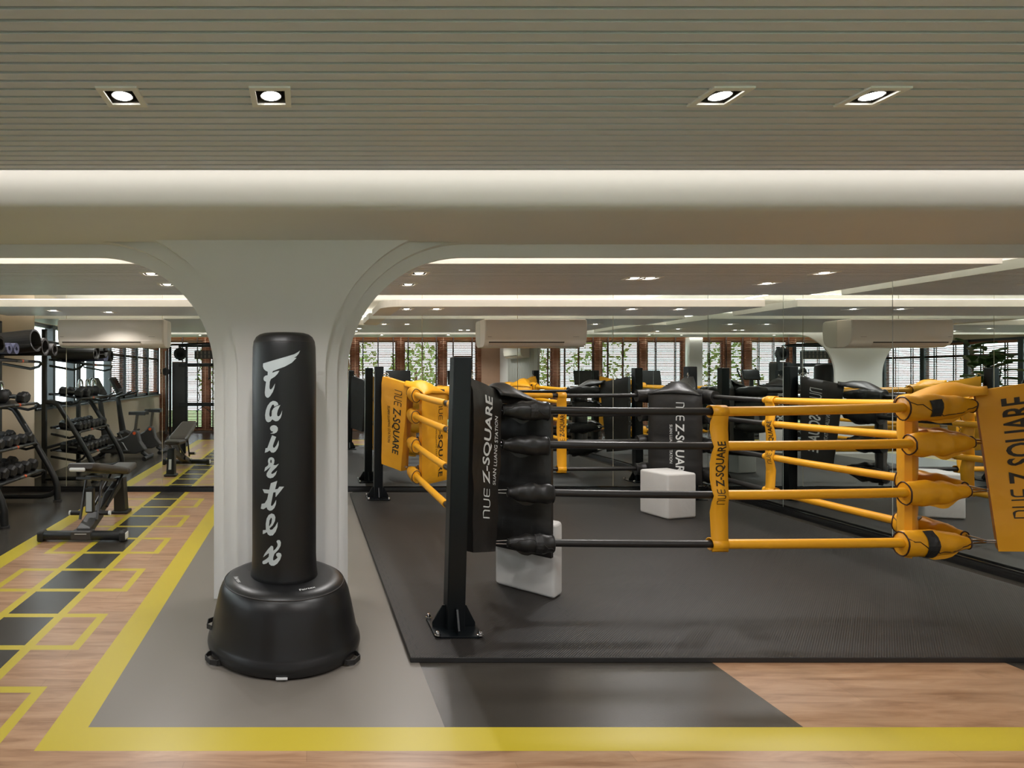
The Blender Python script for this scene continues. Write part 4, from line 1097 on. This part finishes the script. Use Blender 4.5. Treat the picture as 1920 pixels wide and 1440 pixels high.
roll((-3.17, 5.74, 1.672), 0.058, 0.56, 0.006, 6.5, M_blue, 'lilac blue rolled yoga mat on the rack top beside the large dark roll')
roll((-3.18, 5.62, 1.672), 0.056, 0.56, 0.006, 6.2, M_blue, 'lilac blue rolled yoga mat second from the large dark roll')
roll((-3.17, 5.44, 1.70), 0.085, 0.56, 0.009, 3.0, M_exm, 'dark grey rolled mat at the camera end of the rack top', hollow=0.6)

# ------------------------------------------------------------------ adjustable bench
bx_, b0 = -1.90, 4.86
bn = thing('weight_bench', 'black adjustable weight bench standing on the marked wood lane', 'bench', (bx_, 5.4, 0))
mb = MB(); mb.rbox((bx_-0.345, 4.845, 0.012), (bx_+0.345, 4.93, 0.085), 0.03, 4); mb.build('rear_foot', M_black, bn, smooth=True, ang=1.2)
mb = MB(); mb.box((bx_-0.085, 4.838, 0.02), (bx_+0.085, 4.94, 0.092)); mb.build('foot_bracket', M_graphite, bn, bevel=0.008)
mb = MB(); mb.cbox((bx_, 4.836, 0.072), (0.10, 0.002, 0.006)); mb.build('marking', M_white, bn)
for s in (-1, 1):
    mb = MB(); mb.rbox((bx_+s*0.345-0.028, 4.835, 0.0), (bx_+s*0.345+0.028, 4.94, 0.092), 0.02, 3); mb.build('end_cap', M_rubber, bn, smooth=True, ang=1.2)
mb = MB(); mb.rbox((bx_+0.368, 4.85, 0.022), (bx_+0.377, 4.925, 0.078), 0.004, 2); mb.build('wheel_cover', M_white, bn, label='white end plate')
# main beam rising from foot to pedestal top
def beam(a, b, w_, h_, name, m=M_black, par=bn):
    a = Vector(a); b = Vector(b); d = (b-a); L = d.length; z = d.normalized()
    x = Vector((0, 0, 1)).cross(z) if abs(z.z) < 0.95 else Vector((1, 0, 0)); x.normalize(); y = z.cross(x)
    M = Matrix((x, y, z)).transposed().to_4x4(); M.translation = a
    mb = MB(); mb.box((-w_/2, -h_/2, 0), (w_/2, h_/2, L), M=M); return mb.build(name, m, par, bevel=min(w_, h_)*0.12)
beam((bx_, 4.90, 0.07), (bx_, 5.22, 0.16), 0.12, 0.07, 'rear_beam', M_graphite)
beam((bx_, 5.18, 0.15), (bx_, 5.82, 0.33), 0.07, 0.08, 'main_beam')
mb = MB()
mb.hexa([(bx_-0.058, 5.84, 0.02), (bx_+0.058, 5.84, 0.02), (bx_+0.058, 5.97, 0.02), (bx_-0.058, 5.97, 0.02), (bx_-0.048, 5.80, 0.375), (bx_+0.048, 5.80, 0.375), (bx_+0.048, 5.93, 0.375), (bx_-0.048, 5.93, 0.375)])
mb.build('pedestal', M_black, bn, bevel=0.01)
mb = MB(); mb.rbox((bx_-0.085, 5.83, 0), (bx_+0.085, 5.99, 0.03), 0.012, 3); mb.build('front_foot', M_rubber, bn, smooth=True)
mb = MB(); mb._add([(bx_-0.02, 5.985, 0.10), (bx_+0.02, 5.985, 0.10), (bx_+0.018, 5.965, 0.24), (bx_-0.018, 5.965, 0.24)], [(0, 1, 2, 3)]); mb.build('logo', M_white, bn)
# seat pad
def padshape(y0, y1, w0, w1, th, z, pitch, name, cx):
    mb = MB(); n_ = 24
    def f(u, v, top):
        a = (u-0.5)*2; hw = (w0+(w1-w0)*v)/2
        ed = min(1, (1-abs(a))/0.12)*0.5+0.5; ev = min(1, min(v, 1-v)/0.06)*0.4+0.6
        hw *= (1-0.18*(max(0, 0.10-v)/0.10)**2-0.18*(max(0, v-0.90)/0.10)**2)
        yy = (y1-y0)*v; zz = th/2*ed*ev*(1 if top else -1)
        p = Vector((cx+a*hw, 0, zz)); ang = pitch
        return Vector((p.x, y0+yy*math.cos(ang)-zz*math.sin(ang), z+yy*math.sin(ang)+zz*math.cos(ang)))
    mb.grid(lambda u, v: f(u, v, True), 14, n_); mb.grid(lambda u, v: f(u, v, False), 14, n_)
    for u in (0, 1): mb.grid(lambda a, b: f(u, a, True)*(1-b)+f(u, a, False)*b, n_, 2)
    for v in (0, 1): mb.grid(lambda a, b: f(a, v, True)*(1-b)+f(a, v, False)*b, 14, 2)
    bmesh.ops.remove_doubles(mb.bm, verts=mb.bm.verts[:], dist=1e-5)
    return mb.build(name, M_pad, bn, smooth=True, ang=0.9)
padshape(5.66, 6.02, 0.26, 0.20, 0.06, 0.46, 0.04, 'seat', bx_+0.03)
padshape(5.64, 4.74, 0.29, 0.25, 0.065, 0.475, -0.20, 'backrest', bx_+0.03)
mb = MB(); mb.rbox((bx_-0.055, 4.735, 0.612), (bx_+0.075, 4.752, 0.645), 0.012, 3); mb.build('head_plate', M_white, bn, smooth=True, label='white end plate under the backrest')
mb = MB(); mb.box((bx_-0.03, 4.82, 0.535), (bx_+0.09, 5.5, 0.555), M=Matrix.Translation((0, 4.82, 0.55)) @ Matrix.Rotation(-0.20, 4, 'X') @ Matrix.Translation((0, -4.82, -0.55))); mb.build('back_frame', M_black, bn)
for s in (-1, 1):
    mb = MB(); mb.tube([(bx_+s*0.075, 5.02, 0.15), (bx_+s*0.07, 5.16, 0.50)], 0.012, 10); mb.build('support_arm', M_graphite, bn, smooth=True)
    mb = MB(); mb.tube([(bx_+s*0.075, 5.05, 0.20), (bx_+s*0.165, 5.05, 0.20)], 0.020, 14); mb.build('foot_roller', M_rubber, bn, smooth=True)
    mb = MB(); mb.tube([(bx_+s*0.165, 5.05, 0.20), (bx_+s*0.180, 5.05, 0.20)], 0.021, 14); mb.build('roller_cap', M_white, bn, smooth=True, label='pale roller cap')
    mb = MB(); mb.tube([(bx_+s*0.06, 5.3, 0.20), (bx_+s*0.06, 5.78, 0.43)], 0.013, 10); mb.build('side_strut', M_black, bn, smooth=True)
mb = MB(); mb.rbox((bx_-0.040, 5.04, 0.20), (bx_+0.030, 5.10, 0.42), 0.01, 2); mb.build('ladder_housing', M_black, bn)
mb = MB(); mb.box((bx_-0.030, 5.036, 0.215), (bx_+0.020, 5.039, 0.385)); mb.build('ladder_plate', M_silver, bn, label='grey position plate')
mb = MB(); mb.tube([(bx_-0.075, 5.16, 0.50), (bx_+0.075, 5.16, 0.50)], 0.010, 8); mb.build('hinge_bar', M_steel, bn, smooth=True)

# ------------------------------------------------------------------ exercise bikes (face the left windows)
def make_bike(label, x, y):
    t = thing('exercise_bike', label, 'exercise bike', (0, 0, 0), 0, 'upright exercise bikes')
    def P(nm, m, mb, **k): return mb.build(nm, m, t, **k)
    Rx = Matrix.Rotation(PI/2, 4, 'X')     # polygon in x,z
    mb = MB(); mb.prism([(-0.36, 0.10), (0.24, 0.09), (0.40, 0.16), (0.30, 0.30), (0.26, 0.46), (0.18, 0.50), (0.10, 0.40), (-0.05, 0.33), (-0.25, 0.42), (-0.36, 0.40), (-0.42, 0.24)], Rx, -0.075, 0.075); P('housing', M_graphite, mb, bevel=0.025, seg=3)
    for xx in (-0.42, 0.42):
        mb = MB(); mb.tube([(xx, -0.25, 0.035), (xx, 0.25, 0.035)], 0.033, 14); P('stabiliser', M_black, mb, smooth=True)
        mb = MB(); mb.tube([(xx, 0, 0.04), (xx*0.75, 0, 0.12)], 0.035, 10); P('foot_strut', M_black, mb, smooth=True)
    mb = MB(); mb.tube([(-0.30, 0, 0.36), (-0.36, 0, 0.75), (-0.40, 0, 1.06)], [0.06, 0.045, 0.04], 14); P('mast', M_black, mb, smooth=True)
    mb = MB(); R = Matrix.Translation((-0.42, 0, 1.22)) @ Matrix.Rotation(-0.5, 4, 'Y'); mb.rbox((-0.035, -0.17, -0.17), (0.03, 0.17, 0.17), 0.03, 3, M=R); c = P('console', M_black, mb, smooth=True)
    mb = MB(); mb.box((0.031, -0.12, -0.07), (0.033, 0.12, 0.12), M=R); mb.build('screen', M_teal, c)
    for s in (-1, 1):
        mb = MB(); mb.tube([(-0.40, s*0.03, 1.02), (-0.30, s*0.16, 1.05), (-0.18, s*0.22, 1.08), (-0.08, s*0.22, 1.13)], 0.016, 10); P('handlebar', M_rubber, mb, smooth=True)
        mb = MB(); mb.tube([(0, s*0.09, 0.28), (0.02*s, s*0.10, 0.28), (0.10*s, s*0.11, 0.28-0.13*s)], 0.013, 8); cr = P('crank', M_steel, mb, smooth=True)
        mb = MB(); mb.rbox((0.10*s-0.05, s*0.16-0.045, 0.135+(-0.13*s+0.13)), (0.10*s+0.05, s*0.16+0.045, 0.165+(-0.13*s+0.13)), 0.008, 2); mb.build('pedal', M_rubber, cr)
        mb = MB(); mb.tube([(0.21, s*0.076, 0.44), (0.21, s*0.084, 0.44)], 0.026, 18); P('cap', M_orange, mb, smooth=True, label='round orange cap')
    mb = MB(); mb.tube([(0.20, 0, 0.45), (0.24, 0, 0.76)], 0.026, 12); P('seat_post', M_steel, mb, smooth=True)
    mb = MB()
    def st(u, v, top):
        xx = 0.10+0.30*v; hw = 0.035+0.085*max(0, (v-0.35)/0.65)**0.8; a = (u-0.5)*2
        return Vector((xx, a*hw, (0.80 if top else 0.755)-0.012*a*a+(0.012*v if top else 0)))
    mb.grid(lambda u, v: st(u, v, 1), 8, 12); mb.grid(lambda u, v: st(u, v, 0), 8, 12)
    for u in (0, 1): mb.grid(lambda a, b: st(u, a, 1)*(1-b)+st(u, a, 0)*b, 12, 1)
    for v in (0, 1): mb.grid(lambda a, b: st(a, v, 1)*(1-b)+st(a, v, 0)*b, 8, 1)
    bmesh.ops.remove_doubles(mb.bm, verts=mb.bm.verts[:], dist=1e-5)
    P('saddle', M_rubber, mb, smooth=True)
    t.location = (x, y, 0); return t
bk = make_bike('black upright exercise bike by the left windows, nearer the dumbbell rack', -3.10, 4.25)
b2_ = copy_tree(bk); b2_.location = (-3.04, 3.50, 0); b2_['label'] = 'black upright exercise bike by the left windows, farther from the dumbbell rack'

# ------------------------------------------------------------------ cable machine near the blinds
cm = thing('cable_machine', 'black twin tower cable machine with hanging attachments in front of the blinds', 'cable machine', (-2.2, 0.45, 0))
def P_(nm, m, mb, **k): return mb.build(nm, m, cm, **k)
for xc in (-2.98, -1.40):
    mb = MB(); mb.rbox((xc-0.16, 0.28, 0.05), (xc+0.16, 0.56, 1.72), 0.02, 2); P_('weight_shroud', M_graphite, mb)
    mb = MB(); mb.box((xc-0.20, 0.20, 0.0), (xc+0.20, 0.66, 0.06)); P_('tower_foot', M_black, mb, bevel=0.01)
    for s in (-1, 1):
        mb = MB(); mb.cbox((xc+s*0.19, 0.60, 1.05), (0.05, 0.05, 2.06)); P_('guide_post', M_black, mb)
    mb = MB(); mb.tube([(xc-0.26, 0.70, 0.06), (xc-0.26, 0.70, 1.98)], 0.022, 10); P_('guide_rod', M_steel, mb, smooth=True)
    mb = MB(); mb.lathe([(0.0, -0.02), (0.085, -0.02), (0.09, 0), (0.085, 0.02), (0, 0.02)], 24, (xc-0.26, 0.735, 1.50), M=Matrix.Rotation(PI/2, 4, 'X')); P_('pulley', M_rubber, mb, smooth=True)
    mb = MB(); mb.tube([(xc-0.26, 0.76, 1.48), (xc-0.38, 0.76, 1.46), (xc-0.38, 0.76, 1.56)], 0.009, 8); P_('pin_handle', M_black, mb, smooth=True)
    mb = MB(); R = Matrix.Rotation(PI/2, 4, 'X'); mb.lathe([(0.09, -0.025), (0.15, -0.025), (0.15, 0.025), (0.09, 0.025), (0.09, -0.025)], 28, (xc+0.02, 0.5, 1.92), M=R); P_('top_wheel', M_black, mb, smooth=True)
for z, h_ in ((2.10, 0.06), (1.66, 0.08), (0.74, 0.09)):
    mb = MB(); mb.box((-2.98, 0.56, z-h_/2), (-1.40, 0.62, z+h_/2)); P_('cross_beam', M_black, mb, bevel=0.006)
mb = MB(); mb.box((-2.60, 0.625, 1.80), (-1.72, 0.645, 1.99)); bd = P_('instruction_board', M_graphite, mb)
mb = MB()
for r_ in range(2):
    for c_ in range(9):
        mb.cbox((-2.53+c_*0.09, 0.647, 1.85+r_*0.09), (0.035, 0.002, 0.055)); mb.cbox((-2.53+c_*0.09, 0.648, 1.888+r_*0.09), (0.02, 0.002, 0.016))
mb.build('pictograms', M_ink2, bd, label='rows of small pale pictures')
mb = MB(); mb.tube([(-2.50+0.03*math.sin(k*1.05), 0.66, 1.66-k*0.055) for k in range(17)], 0.011, 8); P_('curl_bar', M_steel, mb, smooth=True)
mb = MB(); mb.tube([(-2.26, 0.66, 1.66), (-2.255, 0.66, 1.35)], 0.014, 8); mb.lathe([(0, 0), (0.03, 0.01), (0.03, 0.04), (0, 0.05)], 14, (-2.255, 0.66, 1.31)); P_('tricep_rope', M_rubber, mb, smooth=True)
for xc in (-2.40, -1.95):
    mb = MB(); mb.tube([(xc-0.17, 0.66, 0.56), (xc, 0.66, 0.70), (xc+0.17, 0.66, 0.57)], 0.010, 8); P_('row_handle', M_black, mb, smooth=True)
mb = MB(); mb.tube([(-3.2, 0.72, 2.10), (-2.7, 0.78, 2.14), (-1.7, 0.78, 2.14), (-1.2, 0.72, 2.10)], 0.02, 10); P_('pull_up_bar', M_black, mb, smooth=True)

# ------------------------------------------------------------------ treadmills, cross trainer near the blinds
def make_treadmill(label, x):
    t = thing('treadmill', label, 'treadmill', (0, 0, 0), 0, 'treadmills by the blinds')
    mb = MB(); mb.rbox((-0.34, -0.30, 0.02), (0.34, 1.02, 0.17), 0.03, 3); mb.build('deck', M_graphite, t, smooth=True)
    mb = MB(); mb.box((-0.24, -0.26, 0.171), (0.24, 0.72, 0.176)); mb.build('belt', M_rubber, t)
    mb = MB(); mb.rbox((-0.33, 0.72, 0.12), (0.33, 1.04, 0.27), 0.05, 3); mb.build('motor_cover', M_black, t, smooth=True)
    for s in (-1, 1):
        mb = MB(); mb.tube([(s*0.32, 0.92, 0.15), (s*0.31, 0.97, 0.7), (s*0.29, 1.0, 1.12)], [0.05, 0.04, 0.035], 12); mb.build('mast', M_black, t, smooth=True)
        mb = MB(); mb.tube([(s*0.30, 0.98, 1.05), (s*0.32, 0.75, 1.03), (s*0.32, 0.55, 1.0), (s*0.31, 0.5, 0.96)], 0.02, 10); mb.build('handrail', M_rubber, t, smooth=True)
    mb = MB(); mb.rbox((-0.34, 0.90, 1.02), (0.34, 1.04, 1.14), 0.03, 2); mb.build('dashboard', M_black, t, smooth=True)
    R = Matrix.Translation((0, 1.02, 1.36)) @ Matrix.Rotation(0.18, 4, 'X')
    mb = MB(); mb.rbox((-0.28, -0.02, -0.16), (0.28, 0.025, 0.17), 0.012, 2, M=R); c = mb.build('console', M_black, t)
    mb = MB(); mb.box((-0.25, -0.022, -0.12), (0.25, -0.0205, 0.14), M=R); mb.build('screen', M_teal, c)
    mb = MB(); mb.tube([(0, 1.0, 1.1), (0, 1.02, 1.22)], 0.05, 10); mb.build('neck', M_black, t, smooth=True)
    t.location = (x, 0, 0); return t
tm = make_treadmill('black treadmill by the blinds, nearer the white front column', 2.06)
t2_ = copy_tree(tm); t2_.location = (3.45, 0, 0); t2_['label'] = 'black treadmill by the blinds, nearer the fluted wall'
el = thing('cross_trainer', 'black cross trainer with two upright arms in front of the blinds', 'cross trainer', (-0.75, 0.1, 0))
def E_(nm, m, mb, **k): return mb.build(nm, m, el, **k)
ex = -0.78
mb = MB(); mb.rbox((ex-0.26, -0.40, 0.0), (ex+0.26, -0.30, 0.06), 0.02, 2); mb.rbox((ex-0.26, 0.62, 0.0), (ex+0.26, 0.70, 0.06), 0.02, 2); mb.box((ex-0.05, -0.35, 0.02), (ex+0.05, 0.66, 0.08)); E_('base', M_black, mb)
mb = MB(); mb.prism([(-0.34, 0.08), (0.22, 0.08), (0.26, 0.30), (0.10, 0.62), (-0.18, 0.66), (-0.34, 0.42)], Matrix(((0, 0, 1, ex), (1, 0, 0, 0.33), (0, 1, 0, 0), (0, 0, 0, 1))), -0.09, 0.09); E_('housing', M_graphite, mb, bevel=0.03, seg=3)
mb = MB(); mb.tube([(ex, 0.28, 0.55), (ex, 0.34, 1.0), (ex, 0.36, 1.32)], [0.06, 0.045, 0.04], 12); E_('mast', M_black, mb, smooth=True)
mb = MB(); mb.rbox((-0.20, -0.03, -0.13), (0.20, 0.03, 0.13), 0.03, 3, M=Matrix.Translation((ex, 0.34, 1.43)) @ Matrix.Rotation(0.35, 4, 'X')); E_('console', M_black, mb, smooth=True)
for s in (-1, 1):
    mb = MB(); mb.tube([(ex+s*0.16, 0.42, 0.5), (ex+s*0.20, 0.40+0.05*s, 1.0), (ex+s*0.25, 0.32+0.07*s, 1.30), (ex+s*0.28, 0.22+0.07*s, 1.52), (ex+s*0.27, 0.20+0.07*s, 1.60)], 0.018, 10); E_('arm', M_rubber, mb, smooth=True)
    mb = MB(); mb.rbox((ex+s*0.14-0.06, -0.22+0.1*s, 0.22), (ex+s*0.14+0.06, 0.12+0.1*s, 0.26), 0.01, 2); E_('foot_plate', M_rubber, mb)
    mb = MB(); mb.tube([(ex+s*0.14, -0.30, 0.10), (ex+s*0.14, 0.0, 0.21), (ex+s*0.16, 0.42, 0.5)], 0.018, 8); E_('foot_link', M_black, mb, smooth=True)

# ------------------------------------------------------------------ potted fig behind the pillar
pl = thing('potted_fig', 'tall green large leaved fig plant in a grey planter, seen in the right hand mirror', 'plant', (-0.10, 5.65, 0))
mb = MB(); mb.lathe([(0.0, 0.0), (0.14, 0.0), (0.18, 0.36), (0.185, 0.40), (0.165, 0.40), (0.16, 0.36), (0.0, 0.36)], 32, (-0.10, 5.65, 0)); mb.build('planter', M_pot, pl, smooth=True, ang=0.5)
mb = MB(); mb.lathe([(0.158, 0.355), (0.158, 0.365), (0, 0.37)], 24, (-0.10, 5.65, 0)); mb.build('soil', M_soil, pl)
mb = MB(); stems = []
for k in range(4):
    a = k*1.7+0.4; pts = [(-0.10+0.03*math.cos(a), 5.65+0.03*math.sin(a), 0.36)]
    for j in range(1, 7): pts.append((pts[0][0]+0.02*j*math.cos(a)*(0.6+0.2*k % 1), pts[0][1]+0.02*j*math.sin(a), 0.36+j*(0.20+0.012*k)))
    mb.tube(pts, [0.014-0.0015*j for j in range(7)], 8); stems.append(pts)
mb.build('stems', M_bark, pl, smooth=True)
mb = MB()
for pts in stems:
    for j in range(2, 7):
        for q in range(4):
            a = random.uniform(0, 2*PI); el_ = random.uniform(-0.1, 0.8); L = random.uniform(0.16, 0.25); W = L*0.36
            o = Vector(pts[j])+Vector((0, 0, random.uniform(-0.08, 0.05)))
            d = Vector((math.cos(a)*math.cos(el_), math.sin(a)*math.cos(el_), math.sin(el_))); sdv = d.cross(Vector((0, 0, 1))).normalized(); u = sdv.cross(d)
            def lf(x_, y_):
                wv_ = W*math.sin(PI*min(1, x_**0.8))*(0.75+0.5*x_); a_ = (y_-0.5)*2
                return o+d*L*(0.12+x_)+sdv*a_*wv_+u*(0.25*L*x_*(1-x_)+0.03*abs(a_)-0.12*L*x_*x_)
            mb.grid(lf, 6, 4)
mb.build('leaves', M_leaf, pl, smooth=True)

# ------------------------------------------------------------------ outside
mb = MB(); mb.box((-14, -12, -0.6), (10, -0.72, -0.13)); mb.box((-14, -0.72, -0.6), (XL-0.14, 12, -0.13)); struct(mb, 'floor_garden', M_grass)
def tree(x, y, h, r, label, seed):
    rnd = random.Random(seed)
    t = thing('garden_tree', label, 'tree', (x, y, -0.13), 0, 'garden trees outside the windows')
    mb = MB(); mb.tube([(x, y, -0.14), (x+0.04, y, h*0.3), (x, y+0.05, h*0.65)], [0.09, 0.07, 0.04], 8); mb.build('trunk', M_bark, t, smooth=True)
    mb = MB()
    for k in range(420):
        while True:
            p = Vector((rnd.uniform(-1, 1), rnd.uniform(-1, 1), rnd.uniform(-1, 1)))
            if 0.3 < p.length < 1: break
        c = Vector((x+p.x*r, y+p.y*r, h*0.62+p.z*h*0.42)); s = rnd.uniform(0.06, 0.13)
        a = Vector((rnd.gauss(0, 1), rnd.gauss(0, 1), rnd.gauss(0, 1))).normalized(); b = a.orthogonal().normalized(); 
        mb._add([c-a*s, c+b*s*0.45, c+a*s, c-b*s*0.45], [(0, 1, 2, 3)])
    mb.build('foliage', M_leaf2, t)
for i, (x, y, h, r) in enumerate(((-2.4, -2.6, 2.6, 0.8), (1.2, -2.8, 2.9, 0.9), (3.2, -3.0, 2.5, 0.8), (-6.0, 5.2, 2.6, 0.9), (-6.2, 3.2, 2.3, 0.8))):
    tree(x, y, h, r, ['leafy garden tree outside the blinds behind the cable machine', 'leafy garden tree outside the blinds behind the left treadmill', 'leafy garden tree outside the blinds behind the right treadmill',
                      'leafy garden tree outside the left windows beyond the dumbbell rack', 'leafy garden tree outside the left windows beyond the bikes'][i], 40+i)
